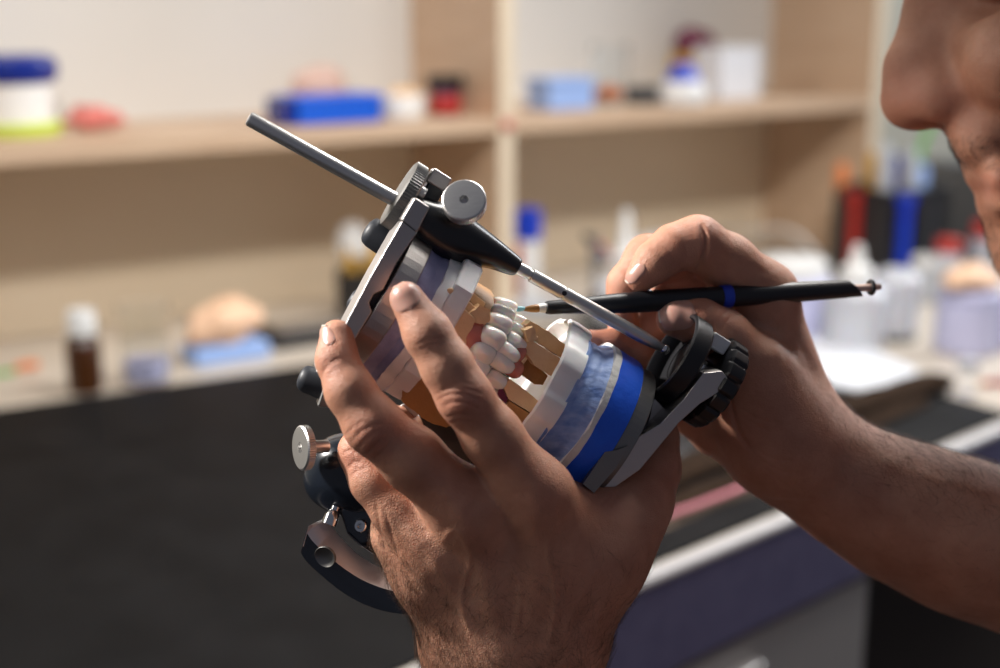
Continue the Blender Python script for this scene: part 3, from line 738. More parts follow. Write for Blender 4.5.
# --- incisal pin
n_pin = 20
pA, pB = Q(248, 118, n_pin), Q(410, 209, n_pin); pin_dir = (Q(668, 351, n_pin) - pA).normalized()
def onpin(px):                                          # point of the pin axis at column px
    a, b = Q(248, 118, n_pin), Q(668, 351, n_pin); lo_, hi_ = 0.0, 1.0
    for _ in range(40):
        t = (lo_ + hi_) / 2; p = a.lerp(b, t); v = p - Vector((0, 0, CAMZ)); zc = v.y * cp - v.z * sp
        if v.x / zc * FP + 500 < px: lo_ = t
        else: hi_ = t
    return a.lerp(b, lo_)
o = onpin(248)
pl = lambda px: (onpin(px) - o).length
r7, r5 = 7.3 * U, 5.2 * U
pin = put('incisal_pin', lathe(o, pin_dir, [(0, r7 * .5), (.0002, r7 * .86), (.0008, r7), (pl(440), r7), (pl(440) + .0001, 6.6 * U), (pl(528), 6.6 * U),
      (pl(528) + .0002, 5.2 * U), (pl(531), 5.2 * U), (pl(531.5), 7 * U), (pl(562), 7 * U), (pl(562.5), 6.2 * U), (pl(564), 6.2 * U), (pl(564.5), 7 * U), (pl(640), 6.8 * U), (pl(655), 5.6 * U), (pl(662), 4 * U)], 40), 'steel', art, True)
put('pin_tip', ellipsoid(onpin(665), wA * 5.2 * U, wM * 5.2 * U, wN * 5.2 * U), 'chrome', pin)
tag(put('pin_screw', rcyl(onpin(563) - wN * .0 + wN * 4 * U - pin_dir * 0, wN, 3.4 * U, 2.6 * U, n=16), 'dark', pin))
# knurled locking nut
def knurl(nt, d): return lambda t, i: 1 + (d if math.sin(t * nt) > 0 else -d)
kx = solve(404, 196, n_pin)
nutp = P(kx[0] - 7, kx[1], n_pin)
nut = put('knurled_nut', lathe(nutp, wA, [(0, 12 * U), (0, 33 * U), (1.2 * U, 35 * U), (1.3 * U, 35.6 * U), (13 * U, 35.6 * U), (13.1 * U, 35 * U), (15 * U, 33.2 * U), (15 * U, 9 * U), (24 * U, 8.5 * U), (24 * U, 2 * U)], 288,
      lambda t, i: (1 + .012 * math.sin(t * 72)) if i in (3, 4) else 1), 'alu_dark', art)
put('stud', rcyl(Q(417, 190, 30), wA, 9 * U, 6.5 * U, n=24), 'steel', nut)
# --- the two members
def bar_m(pts, n0, n1):
    """pts outline in (a, m) pixels given at n1 (near side); thickness n0..n1"""
    am = [solve(x, y, n1) for x, y in pts]
    return prism([P(a, m, n1) for a, m in am], P(0, 0, n0) - P(0, 0, n1))
up = put('upper_frame', bar_m([(402, 221), (417, 233), (397, 262), (383, 290), (374, 294), (369, 303), (372, 312), (349, 349), (330, 381), (316, 372), (338, 338), (370, 277)], 20, 80), 'alu', art, False, bevel=.0004)
put('frame_head', bar_m([(401, 220), (417, 233), (430, 207), (415, 197)], 20, 78), 'alu', up, False, bevel=.0007)
put('frame_end', prism([Q(329, 372, 20), Q(338, 378, 20), Q(333, 408, 20), Q(317, 407, 20)], -wN * 30 * U), 'alu_dark', up, False, bevel=.0008)
put('clamp_block', box(Q(438, 180, 16), wA * 11 * U, wM * 8 * U, wN * 9 * U), 'alu', art, False, bevel=.0009)
# the black pin holder: broad squarish head tapering to a nose
ha = onpin(424); hb = onpin(518); hx = (hb - ha).normalized(); hm = (wM - hx * wM.dot(hx)).normalized(); hn = hx.cross(hm)
V, F = [], []; nn = 32
Lh = (hb - ha).length
prof = [(-.010, 13, 13, 0), (-.0085, 18, 20, 0), (.0, 22, 25, .1), (.004, 25, 25, .2), (.010, 26, 25, .25), (.016, 25, 24, .15), (Lh * .75, 15, 15.5, 0), (Lh * .96, 10.5, 10.5, 0), (Lh - .0006, 9.6, 9.6, 0), (Lh, 8.4, 8.4, 0)]
for (a, rm, rn, sq) in prof:
    for k in range(nn):
        t = 2 * math.pi * k / nn; c_, s_ = math.cos(t), math.sin(t); e = 1 - .45 * (sq * 2)
        V.append(ha + hx * a + hm * (math.copysign(abs(c_) ** e, c_) * rm * U + (4 * U if a < .02 else 0)) + hn * math.copysign(abs(s_) ** e, s_) * rn * U)
for j in range(len(prof) - 1):
    for k in range(nn): F.append((j * nn + k, j * nn + (k + 1) % nn, (j + 1) * nn + (k + 1) % nn, (j + 1) * nn + k))
F.append(tuple(range(nn))); F.append(tuple((len(prof) - 1) * nn + k for k in range(nn)))
hold = put('pin_holder', (V, F), 'satin', art)
put('clamp_jaw', box(Q(431, 193, 12), wA * 9 * U, wM * 12 * U, wN * 12 * U), 'satin', art, False, bevel=.0008)
sax = dir2w(np.array((-.03, -.34, -.94)))
sc0 = C(464, 199, -66)
scw = put('thumb_screw', lathe(sc0 - sax * 14 * U, sax, [(0, 20 * U), (1 * U, 21.2 * U), (12 * U, 21.4 * U), (13.2 * U, 20.2 * U), (13.4 * U, 19 * U), (13.3 * U, 4.4 * U), (8 * U, 3.6 * U), (8 * U, .01 * U)], 200,
      lambda t, i: 1 + .006 * math.sin(t * 60) if i in (1, 2) else 1), 'steel', art)
put('screw_shaft', rcyl(sc0 - sax * 36 * U, sax, 24 * U, 8 * U), 'steel', scw)
# rubber feet on the upper member
def foot(px, py, dx, dy, r, L, dz):
    p = C(px, py, dz); ax = dir2w(np.array((dx, dy, .05)))
    return put('rubber_foot', lathe(p, ax, [(0, r * .45 * U), (1.5 * U, r * .72 * U), (4 * U, r * .9 * U), (9 * U, r * U), (L * U, r * 1.06 * U)], 36), 'rubber', art)
foot(366, 228, .84, .54, 15.5, 34, -6); foot(350, 297, .84, .5, 13.5, 26, 30); foot(299, 376, .93, .36, 14, 40, 0)
# mounting plates
up_pl = disc_poly(80)
AL, ML = solve(400, 312, 80); print('left a at purple boundary', AL, ML)
AL -= 0
mount = put('mounting_plate', slab([(m - 16 + 16, q) for m, q in up_pl], AL - 22, AL), 'alu', art, False, bevel=.0004)
put('magnet_ring', slab(disc_poly(66), AL - 31, AL - 22), 'dark', mount, False)
lo_pl = disc_poly(79, n=64)
def notched(R, n=128, depth=8, at_=((100, 16), (35, 10), (160, 10), (250, 14))):
    out = []
    for k in range(n):
        t = 360 * k / n; r = R
        for c_, w_ in at_:
            d = abs((t - c_ + 180) % 360 - 180)
            if d < w_ / 2: r = R - depth
        out.append((r * math.cos(math.radians(t)), r * math.sin(math.radians(t))))
    return out
m2 = put('mounting_plate', slab(disc_poly(81, n=72), 0.6, 18), 'alu_dark', art, False, bevel=.0004)
put('magnet_ring', slab(disc_poly(62), 18, 27), 'dark', m2, False)
put('plate_lug', prism([Q(617, 450, 84), Q(605, 452, 84), Q(583, 484, 84), Q(594, 493, 84), Q(616, 468, 84), Q(628, 446, 84)], -wN * 8 * U), 'alu_dark', m2, False)
lower = put('lower_frame', bar_m([(722, 371), (733, 384), (700, 404), (679, 423), (640, 470), (607, 493), (592, 499), (584, 492), (618, 458), (622, 452), (619, 446), (638, 437), (660, 424), (684, 399), (703, 373)], 16, 66), 'alu', art, False, bevel=.0004)
put('frame_bracket', prism([Q(655, 398, 36), Q(668, 412, 36), Q(640, 440, 36), Q(634, 430, 36)], -wN * 20 * U), 'alu', lower, False, bevel=.0004)
# incisal cup: ring with a floor
rc = solve(669, 354, n_pin)
R = 49 * U; rp = P(rc[0], rc[1], n_pin)
cup = put('incisal_cup', lathe(rp, wA, [(16 * U, .1 * U), (16 * U, R - 7 * U), (1.5 * U, R - 5.6 * U), (0, R - 4.6 * U), (0, R - 2.4 * U), (1.4 * U, R - .4 * U), (3 * U, R), (19 * U, R), (21.5 * U, R - 2 * U), (21.5 * U, 20 * U), (21.5 * U, .1 * U)], 72), 'black', art)
put('cup_insert', rcyl(rp + wA * 13.5 * U, wA, 2.4 * U, 22 * U), 'dark', cup)
put('cup_pillar', box(Q(717, 343, 30), wA * 10 * U, wM * 8 * U, wN * 9 * U), 'white', cup, False, bevel=.0006)
put('cup_shaft', rcyl(rp + wA * 19 * U, wA, 26 * U, 16 * U), 'chrome', cup)
# scalloped black knob
kn = solve(710, 381, n_pin)
def scal(t, i): return 1 - .055 * max(0, math.cos(t * 16)) ** 3
knob = put('scalloped_knob', lathe(P(kn[0] - 8, kn[1], n_pin), wA, [(0, 18 * U), (0, 40 * U), (1.5 * U, 44 * U), (2.6 * U, 47 * U), (4.5 * U, 49.5 * U), (19 * U, 49.5 * U), (22 * U, 47 * U), (23 * U, 42 * U), (23.5 * U, .1 * U)], 288,
      lambda t, i: scal(t, i) if i in (3, 4, 5, 6) else 1), 'black', art)
# --- hinge end
hs = put('hinge_housing', ellipsoid(C(350, 476, 30), dir2w(np.array((.72, .30, -.2))) * 58 * U, dir2w(np.array((-.38, .85, .3))) * 42 * U, dir2w(np.array((.2, -.2, .9))) * 40 * U, 40, 28, .8), 'bluelac', art)
put('hinge_block', prism([C(346, 492, 0), C(372, 480, 0), C(384, 520, 0), C(371, 543, 0), (C(360, 547, 0)), C(345, 533, 0), C(338, 512, 0)], dir2w(np.array((.02, .02, .03)))), 'bluelac', hs, False, bevel=.002)
tx = dir2w(np.array((-.3, -.1, -.95)))
put('hinge_eyelet', lathe(C(361, 526, -3), tx, [(0, 2.4 * U), (0, 6 * U), (1.5 * U, 6.4 * U), (3 * U, 5.6 * U), (3 * U, 3 * U), (0, 2.4 * U)], 28), 'chrome', hs)
kax = dir2w(np.array((-.86, .02, -.50)))
kc = C(300, 448, -20)
k2 = put('knurled_screw', lathe(kc - kax * 9 * U, kax, [(0, 8 * U), (0, 20.5 * U), (1 * U, 22.2 * U), (7.5 * U, 22.2 * U), (9 * U, 20.6 * U), (9 * U, 5.6 * U), (4 * U, 4.6 * U), (4 * U, .01 * U)], 216, lambda t, i: 1 + .012 * math.sin(t * 54) if i in (2, 3) else 1), 'steel', art)
put('screw_shaft', rcyl(kc - kax * 30 * U, kax, 22 * U, 6.5 * U), 'steel', k2)
# curved arm
arc = [(316, 522), (322, 533), (335, 547), (352, 562), (372, 574), (396, 582), (424, 584), (450, 578)]
hw = [13, 12.5, 11, 10, 9.6, 9.4, 9.4, 9.4]
mid = spline([(x, y, w_) for (x, y), w_ in zip(arc, hw)], 6)
V, F = [], []
dn = dir2w(np.array((-.25, .93, -.10))) * 22 * U; ns = len(mid)
for i, (x, y, w_) in enumerate(mid):
    a, b = mid[max(i - 1, 0)], mid[min(i + 1, ns - 1)]; t = np.array((b[0] - a[0], b[1] - a[1])); t /= np.linalg.norm(t); q = np.array((-t[1], t[0]))
    e = min(1, (.45 + i * .2)) ** .6
    for s_, zz in ((-1, 10), (1, -8)): V.append(C(x - q[0] * w_ * s_ * -1 * e, y - q[1] * w_ * s_ * -1 * e, zz))
    V.append(V[-1] + dn); V.append(V[-3] + dn)
for i in range(ns - 1):
    for k in range(4): F.append((i * 4 + k, i * 4 + (k + 1) % 4, (i + 1) * 4 + (k + 1) % 4, (i + 1) * 4 + k))
F.append((0, 1, 2, 3)); F.append(tuple((ns - 1) * 4 + k for k in range(4)))
arm = put('curved_arm', (V, F), 'polished', art, True, bevel=.0006)
arm.data.materials.append(M_['bluelac'])
# the arm's outer face takes the dark blue housing material
for p in arm.data.polygons:
    if len(p.vertices) == 4:
        idx = sorted(v % 4 for v in p.vertices)
        if idx in ([1, 1, 2, 2], [2, 2, 3, 3]): p.material_index = 1
put('socket', lathe(C(326, 556, -14.5), dir2w(np.array((-.35, .3, -.9))), [(.0, .01 * U), (.3 * U, 6 * U), (2.2 * U, 10 * U), (2.8 * U, 10.8 * U), (2.2 * U, 11.2 * U), (0, 11.2 * U)], 32), 'alu_dark', arm)
put('chrome_post', lathe(C(329, 524, 0), dir2w(np.array((.35, -.9, .1))), [(0, 8 * U), (7 * U, 7.6 * U), (13 * U, 6 * U), (15 * U, 4.4 * U), (19 * U, 4.4 * U), (20 * U, 3 * U)], 28), 'chrome', arm)
put('rear_bracket', join(prism([C(398, 408, 40), C(402, 404, 40), C(418, 420, 40), C(412, 426, 40)], dir2w(np.array((0, 0, .006)))), prism([C(402, 405, 30), C(416, 418, 30), C(424, 403, 30), C(419, 399, 30)], dir2w(np.array((0, 0, .006))))), 'alu', art, False, bevel=.0004)
put('rear_block', ellipsoid(C(448, 440, 70), dir2w(np.array((40, 22, 0))) * U, dir2w(np.array((-14, 24, 0))) * U, dir2w(np.array((0, 0, 26))) * U, 20, 12, .5), 'dark', art)

# --- upper cast (left)
rng = random.Random(3)
def arch(Ro, Ri, span=(-118, 118), n=40, c=(0, 0)):
    """horseshoe outline in (m, n); its front faces the viewer (+n)"""
    o_, i_ = [], []
    for k in range(n + 1):
        t = math.radians(90 + span[0] + (span[1] - span[0]) * k / n)
        o_.append((c[0] + Ro * math.cos(t), c[1] + Ro * math.sin(t))); i_.append((c[0] + Ri * math.cos(t), c[1] + Ri * math.sin(t)))
    return o_ + i_[::-1]
def lumpy(amp, fr, seed=0):
    r_ = random.Random(seed); ph = [r_.uniform(0, 6.3) for _ in range(6)]
    return lambda m, q: amp * (math.sin(m * fr + ph[0]) + math.sin(q * fr * 1.3 + ph[1]) + .6 * math.sin((m + q) * fr * 2.3 + ph[2]) + .5 * math.sin((m - q) * fr * 3.7 + ph[3])) / 2
uc = thing('upper_dental_cast', P(AL + 20, 0, 0), 'dental cast on lavender plaster, to the left of the porcelain teeth', 'dental cast')
put('plaster_mounting', slab(disc_poly(77, n=90), AL + .5, AL + 22, f1=lumpy(2.2, .09, 1), rings=5, sc=lambda t: 1 - .035 * math.sin(t * 3.14) + .01 * math.sin(t * 17)), 'purple', uc)
put('base_rim', slab(disc_poly(79, n=90), AL + 21, AL + 33, f0=lumpy(2, .09, 1), f1=lumpy(1.5, .07, 5), rings=3), 'whitebase', uc)
# faceted trimmed base
hexa = [(-84, 10), (-78, 44), (-52, 66), (-30, 72), (6, 76), (44, 66), (74, 36), (78, -10), (60, -64), (-60, -64)]
put('cast_base', slab(hexa, AL + 33, AL + 54), 'whitebase', uc, False, bevel=.0012)
put('base_plug', ellipsoid(Q(452, 293, 66), wN * 2 * U, wA * 6 * U, wM * 4.5 * U, 18, 10), 'stone', uc)
def blockpx(pts, n0, n1, m, parent, name, bev=.0004, amp=0, label=None):
    am = [solve(x, y, n1) for x, y in pts]
    return put(name, prism([P(a, mm, n1) for a, mm in am], P(0, 0, n0) - P(0, 0, n1)), m, parent, False, bevel=bev, label=label)
def rock(pts, n0, n1, m, parent, name, amp=.0005, seed=1, cuts=3):
    """a carved stone piece: the outline given in px at n1, subdivided and roughened"""
    am = [solve(x, y, n1) for x, y in pts]; v, f = prism([P(a, mm, n1) for a, mm in am], P(0, 0, n0) - P(0, 0, n1))
    bm = bmesh.new(); vs = [bm.verts.new(q) for q in v]
    for q in f: bm.faces.new([vs[i] for i in q])
    bmesh.ops.recalc_face_normals(bm, faces=bm.faces); bmesh.ops.triangulate(bm, faces=[x for x in bm.faces if len(x.verts) > 4])
    for _ in range(cuts): bmesh.ops.subdivide_edges(bm, edges=[e for e in bm.edges if e.calc_length() > .0012], cuts=1, use_grid_fill=True)
    from mathutils import noise
    for q in bm.verts:
        k = noise.noise_vector(q.co * 330 + Vector((seed * 7, 0, 0))) * amp + noise.noise_vector(q.co * 900) * amp * .35; q.co += k
    bm.normal_update(); me = [tuple(q.co) for q in bm.verts]; bm.verts.index_update(); ff = [tuple(q.index for q in x.verts) for x in bm.faces]; bm.free()
    return put(name, (me, ff), m, parent, True)
# orange stone arch of the upper cast
a0u = AL + 54
ar = arch(66, 38, (-100, 128), 44, (0, -6))
put('stone_arch', slab(ar, a0u, a0u + 26, rings=4, f1=lumpy(2.5, .12, 3)), 'ostone', uc)
rock([(404, 366), (420, 352), (452, 388), (462, 420), (446, 428), (428, 422), (402, 402)], 10, 46, 'ostone', uc, 'stone_flank', .0004, 9)
blockpx([(447, 313), (458, 303), (476, 319), (466, 345), (452, 332)], 36, 68, 'stone', uc, 'stone_die')
blockpx([(456, 303), (464, 297), (480, 311), (476, 318), (470, 314)], 14, 62, 'stone', uc, 'stone_die')
blockpx([(464, 296), (470, 290), (486, 303), (482, 311), (476, 308)], -10, 50, 'stone', uc, 'stone_die')
rock([(470, 313), (480, 305), (490, 312), (489, 322), (480, 324), (471, 320)], 30, 66, 'stone', uc, 'stone_stump', .0007, 4)
rock([(462, 326), (474, 318), (486, 325), (478, 338), (466, 342)], 22, 58, 'stone', uc, 'stone_stump', .0007, 6)

# --- lower cast (right)
lc = thing('lower_dental_cast', P(-30, 0, 0), 'dental cast on bright blue plaster, to the right of the porcelain teeth', 'dental cast')
put('blue_base', slab(disc_poly(84, n=96), -28, 0, rings=4, f0=lumpy(1.0, .06, 2), sc=lambda t: 1 + .006 * math.sin(t * 12)), 'blue', lc)
put('white_layer', slab(disc_poly(84.5, n=96), -35, -27.6, rings=2, f0=lumpy(1.6, .07, 8), f1=lumpy(1.0, .06, 2)), 'plaster', lc)
def lt(t): return .965 - .085 * math.sin(t * math.pi) ** 1.0 + .012 * math.sin(t * 15) + .02 * (1 - t)
put('light_blue_plaster', slab(disc_poly(84, n=120), -66, -34, rings=14, f0=lumpy(2.5, .06, 12), f1=lumpy(1.6, .07, 8), sc=lt), 'ltblue', lc)
# white scalloped horseshoe base
def scr(R, n=144):
    out = []
    for k in range(n):
        t = 2 * math.pi * k / n; s_ = math.sin(t * 9 + .6); r = R + 1.6 * (1 if s_ > 0 else -1) * min(1, abs(s_) * 3)
        out.append((r * math.cos(t), r * math.sin(t)))
    return out
so = scr(83); n = len(so); V, F = [], []
rings = [(-64, 1.0, 0), (-80, 1.01, 0), (-88, 1.0, 0), (-90, .965, 0), (-89, .94, 0), (-74, .90, 0), (-72, .4, 0)]
for a, s_, _ in rings:
    for m, q in so:
        rr = math.hypot(m, q); f = s_ if a > -85 or True else s_
        V.append(P(a, m * f, q * f))
for j in range(len(rings) - 1):
    for k in range(n): F.append((j * n + k, j * n + (k + 1) % n, (j + 1) * n + (k + 1) % n, (j + 1) * n + k))
F.append(tuple(range(n))); F.append(tuple((len(rings) - 1) * n + k for k in range(n)))
put('cast_base', (V, F), 'whitebase', lc, True, bevel=0)
rw = random.Random(11)
for px_, py_ in ((565, 392), (569, 399), (558, 412), (590, 352)):
    pass
# tan dies standing on it
rock([(525, 325), (531, 321), (548, 331), (566, 345), (570, 353), (566, 361), (552, 352), (533, 340), (524, 336)], 0, 46, 'stone', lc, 'stone_die', .00028, 21)
rock([(524, 337), (533, 341), (552, 353), (565, 362), (561, 376), (556, 379), (535, 366), (525, 352)], 8, 56, 'stone', lc, 'stone_die', .00025, 22)
rock([(529, 356), (548, 376), (543, 385), (534, 384), (518, 372)], -14, 34, 'ostone', lc, 'stone_die', .0002, 23)
rock([(503, 386), (510, 380), (522, 388), (542, 404), (536, 416), (509, 400)], 22, 62, 'stone', lc, 'stone_die', .00025, 24)
rock([(509, 401), (536, 417), (527, 432), (514, 424), (505, 410)], 26, 64, 'ostone', lc, 'stone_die', .0002, 25)
rock([(500, 386), (508, 398), (506, 404), (497, 396)], 40, 62, 'burgundy', lc, 'wax_trace', .0003, 26)
rock([(524, 330), (534, 327), (538, 338), (528, 342)], 30, 60, 'stone', lc, 'stone_stump', .0007, 27)

# --- the teeth: two porcelain bridges
def toothmesh(px, py, n, ln, wd, ang, th=12, tip=1, p=.66):
    """ln along ang (image degrees, pointing to the biting edge), wd across"""
    t = math.radians(ang); dx, dy = math.cos(t), math.sin(t)
    c = Q(px, py, n); e = Q(px + dx * 10, py + dy * 10, n) - c; e.normalize(); f = wN; w_ = f.cross(e).normalized(); f = e.cross(w_).normalized()
    D = (c - Vector((0, 0, CAMZ))).length; s_ = D / FP
    def fn(x, y, z):                                   # x along, y across, z out
        y *= 1 + .10 * x - .10 * max(0, -x) ** 2; z2 = z * (1 - .30 * max(0, x) ** 1.5) ; z2 += .10 * math.cos(y * 5.5) * (1 - abs(x)) * (1 if z > 0 else 0) * .6
        return x, y, z2
    return ellipsoid(c, e * ln / 2 * 1.04 * s_, w_ * wd / 2 * 1.13 * s_, f * th * s_, 30, 18, p, fn)
ubr = thing('upper_dental_bridge', Q(492, 337, 60), 'left row of white porcelain teeth with a pink gum', 'dental bridge')
for (x, y, n, l, w_, a, th) in ((505, 305, 4, 25, 12, 22, 12), (502, 313, 26, 27, 14, 24, 13), (498, 323.5, 46, 28, 18, 26, 15), (491, 337.5, 56, 29, 20, 30, 16), (482, 352, 60, 27, 18, 30, 16), (477, 368, 58, 24, 18, 32, 16), (473, 384, 50, 24, 17, 34, 15)):
    put('tooth', toothmesh(x, y, n, l, w_, a, th), 'tooth', ubr)
put('gum', ellipsoid(Q(471, 336, 52), wA * 15 * U, wM * 17 * U, wN * 17 * U, 24, 14, .8), 'gum', ubr)
put('gum', ellipsoid(Q(466, 350, 52), wA * 12 * U, wM * 16 * U, wN * 12 * U, 24, 14, .8), 'gum', ubr)
lbr = thing('lower_dental_bridge', Q(508, 352, 60), 'right row of white porcelain teeth ending in a pink gum edge', 'dental bridge')
for (x, y, n, l, w_, a, th) in ((521, 322, 14, 20, 11, 205, 11), (518, 331, 34, 25, 13, 208, 13), (515, 341, 46, 25, 13, 212, 14), (507, 351.5, 54, 27, 15, 214, 15), (501, 362, 56, 28, 16, 214, 15), (495, 379, 52, 24, 16, 212, 14)):
    put('tooth', toothmesh(x, y, n, l, w_, a, th), 'tooth', lbr)
put('gum', ellipsoid(Q(518, 353, 48), wA * 7 * U, wM * 10 * U, wN * 13 * U, 24, 14, .8), 'gum', lbr)
put('gum', ellipsoid(Q(512, 367, 48), wA * 12 * U, wM * 10 * U, wN * 14 * U, 24, 14, .8), 'gum', lbr)

# --- the brush
br = thing('paintbrush', C(700, 299, 82), 'slim black paintbrush with a blue band held in the right hand', 'paintbrush')
b0, b1 = C(519, 309.5, 22), C(877, 287, 134); bx = (b1 - b0).normalized(); bl_ = (b1 - b0).length
def bp(px):
    lo_, hi_ = 0.0, 1.1
    for _ in range(40):
        t = (lo_ + hi_) / 2; p = b0.lerp(b1, t); v = p - Vector((0, 0, CAMZ)); zc = v.y * cp - v.z * sp
        if v.x / zc * FP + 500 < px: lo_ = t
        else: hi_ = t
    return lo_ * bl_
up_c = UP
br_prof = [(bp(545), 4.6), (bp(546), 6.0), (bp(549), 6.7), (bp(575), 7.6), (bp(610), 9.6), (bp(640), 10.6), (bp(690), 10.9), (bp(720), 10.8), (bp(780), 10.6), (bp(830), 9.6), (bp(851), 8.6)]
k_ = 1.06
han = put('handle', lathe(b0, bx, [(a, r * U * k_) for a, r in br_prof], 40), 'pen', br)
# slanted end cut: stretch the last ring
me = han.data; nv = len(me.vertices)
for i in range(nv - 40, nv):
    v = me.vertices[i]; w_ = v.co + Vector(parent_world(br)); d = w_ - (b0 + bx * bp(851)); h = d.dot(UP); v.co += bx * (-h * .95 + 5 * U)
put('blue_band', lathe(b0, bx, [(bp(720.5), 11.0 * U * k_), (bp(721), 11.5 * U * k_), (bp(730), 11.5 * U * k_), (bp(730.5), 11.0 * U * k_)], 40), 'plblue', br)
put('ferrule', lathe(b0, bx, [(bp(538.5), 3.6 * U), (bp(539), 4.4 * U), (bp(546), 5.0 * U)], 28), 'white', br)
put('bristles', lathe(b0, bx, [(bp(519), .3 * U), (bp(524), 2.0 * U), (bp(531), 3.6 * U), (bp(536), 4.2 * U), (bp(540), 3.7 * U)], 28), 'bristle', br)
put('paint_bead', ellipsoid(b0 + bx * bp(518) + UP * .0002, bx * 8 * U, UP * 2.8 * U, bx.cross(UP) * 3 * U, 16, 10), 'aqua', br)
put('tail_peg', lathe(b0, bx, [(bp(848), 3.8 * U), (bp(866), 4.0 * U), (bp(874), 3.8 * U), (bp(880), 3.2 * U), (bp(881), 1.5 * U)], 24), 'skinpink', br)
rg = []
for k in range(25):
    t = 2 * math.pi * k / 24; rg.append(b0 + bx * bp(871) + (UP * math.cos(t) + bx.cross(UP) * math.sin(t)) * 6.6 * U)
put('rubber_ring', tube(rg, 2.3 * U, 10, False), 'black', br)
# ------------------------------------------------------------ things on the shelf
BLUR = 1
def sp_(px, d):                                        # s so that the vertical line at depth d from the shelf front shows at column px
    return on_front(px, d)
def on_shelf(px, d=.08): return hp(sp_(px, d), d, SZ + .0006)
def psz(p):                                            # metres per px there
    v = p - Vector((0, 0, CAMZ)); return (v.y * cp - v.z * sp) / FP
def vbox(base, w, dpt, h, ang=0.0):
    """box standing at base centre, w along the shelf"""
    a = u1 * math.cos(ang) + u2 * math.sin(ang); b = Vector((-a.y, a.x, 0))
    return box(base + UP * h / 2, a * w / 2, b * dpt / 2, UP * h / 2)
def cyl(base, prof, n=40): return lathe(base, UP, prof, n)
def px_at(px, py, z=DESK): return G(px, py, z + .0006)

# round tub at the left end
p = on_shelf(20, .12); u = psz(p)
t = thing('round_tub', p, 'round white tub with a dark blue lid and lime green base on the shelf', 'tub')
u *= 1.07; R0 = 38 * u
put('base_ring', cyl(p, [(0, R0 * 1.1), (.5 * u, R0 * 1.14), (10 * u, R0 * 1.14), (11 * u, R0 * 1.08)]), 'green', t)
put('tub_body', cyl(p, [(11 * u, R0), (26 * u, R0 * .99), (26.5 * u, R0 * 1.02), (28 * u, R0 * 1.02), (28.5 * u, R0 * .98), (47 * u, R0)]), 'white', t)
put('lid', cyl(p, [(46 * u, R0 * .95), (47 * u, R0 * 1.04), (52 * u, R0 * 1.13), (60 * u, R0 * 1.15), (68 * u, R0 * 1.10), (72 * u, R0 * .9), (72 * u, R0 * .01)]), 'navy', t)
# coral wax cast
def lump(c, r, m, name, label=None, cat=None, seed=1, parent=None, sc=(1, 1, 1), amp=.3, group=None):
    from mathutils import noise
    v, f = ellipsoid(Vector(c) + UP * r * sc[2], u1 * r * sc[0], u2 * r * sc[1], UP * r * sc[2], 30, 20)
    cc = Vector(c) + UP * r * sc[2]; out = []
    for q in v:
        k = noise.noise((q - cc) * (1.6 / r) + Vector((seed * 3.1, 0, 0))); k2 = noise.noise((q - cc) * (4 / r) + Vector((seed, 0, 5)))
        w_ = cc + (q - cc) * (1 + amp * k + amp * .4 * k2); w_.z = max(w_.z, c[2]); out.append(w_)
    o = put(name, (out, f), m, parent)
    if label: tag(o, label, cat, group)
    return o
p = on_shelf(98, .11)
lump(p, 22 * u, 'coral', 'wax_model', 'lumpy coral pink wax model lying on the shelf right of the round tub', 'model', 4, sc=(1.15, .8, .5), amp=.5)
# blue box with a resin model behind
p = on_shelf(327, .06); u = psz(p)
t = thing('blue_box', p, 'bright blue rectangular plastic box on the left shelf behind the articulator pin', 'box')
put('body', vbox(p + u1 * 6 * u, 92 * u, 50 * u, 19 * u), 'boxblue', t, True, bevel=.003)
put('lid', vbox(p + u1 * 6 * u + UP * 19.3 * u, 96 * u, 52 * u, 8 * u), 'boxblue', t, True, bevel=.003)
put('end_clip', vbox(p - u1 * 47 * u, 12 * u, 46 * u, 26 * u), 'navy', t, True, bevel=.002)
lump(on_shelf(320, .145) + UP * 10 * u, 26 * u, 'skinpink', 'denture_model', 'pale pink denture model behind the blue box on the shelf', 'model', 8, sc=(1.2, .7, .75), amp=.35)
p = on_shelf(404, .06)
t = thing('plaster_cup', p, 'small white plaster pot with tan crumbs on top, right of the blue box', 'pot')
put('cup', cyl(p, [(0, 19 * u), (1 * u, 22 * u), (22 * u, 24 * u), (24 * u, 23 * u), (23 * u, 20 * u), (19 * u, 19 * u), (19 * u, .1 * u)]), 'white', t)
lump(p + UP * 18 * u, 13 * u, 'stone', 'crumbs', seed=3, parent=t, sc=(1.2, 1.1, .5), amp=.5)
p = on_shelf(446, .07)
t = thing('lidded_jar', p, 'small red glass jar with a black lid beside the middle upright', 'jar')
put('jar_body', cyl(p, [(0, 15 * u), (1 * u, 17 * u), (24 * u, 17 * u), (27 * u, 15 * u)]), 'burgundy', t)
put('lid', cyl(p, [(27 * u, 15 * u), (27.5 * u, 20 * u), (40 * u, 20 * u), (41 * u, 18 * u), (41 * u, .1 * u)]), 'dark', t)
o = put('label', lathe(p, UP, [(4 * u, 17.4 * u), (19 * u, 17.4 * u)], 40), 'red', t)
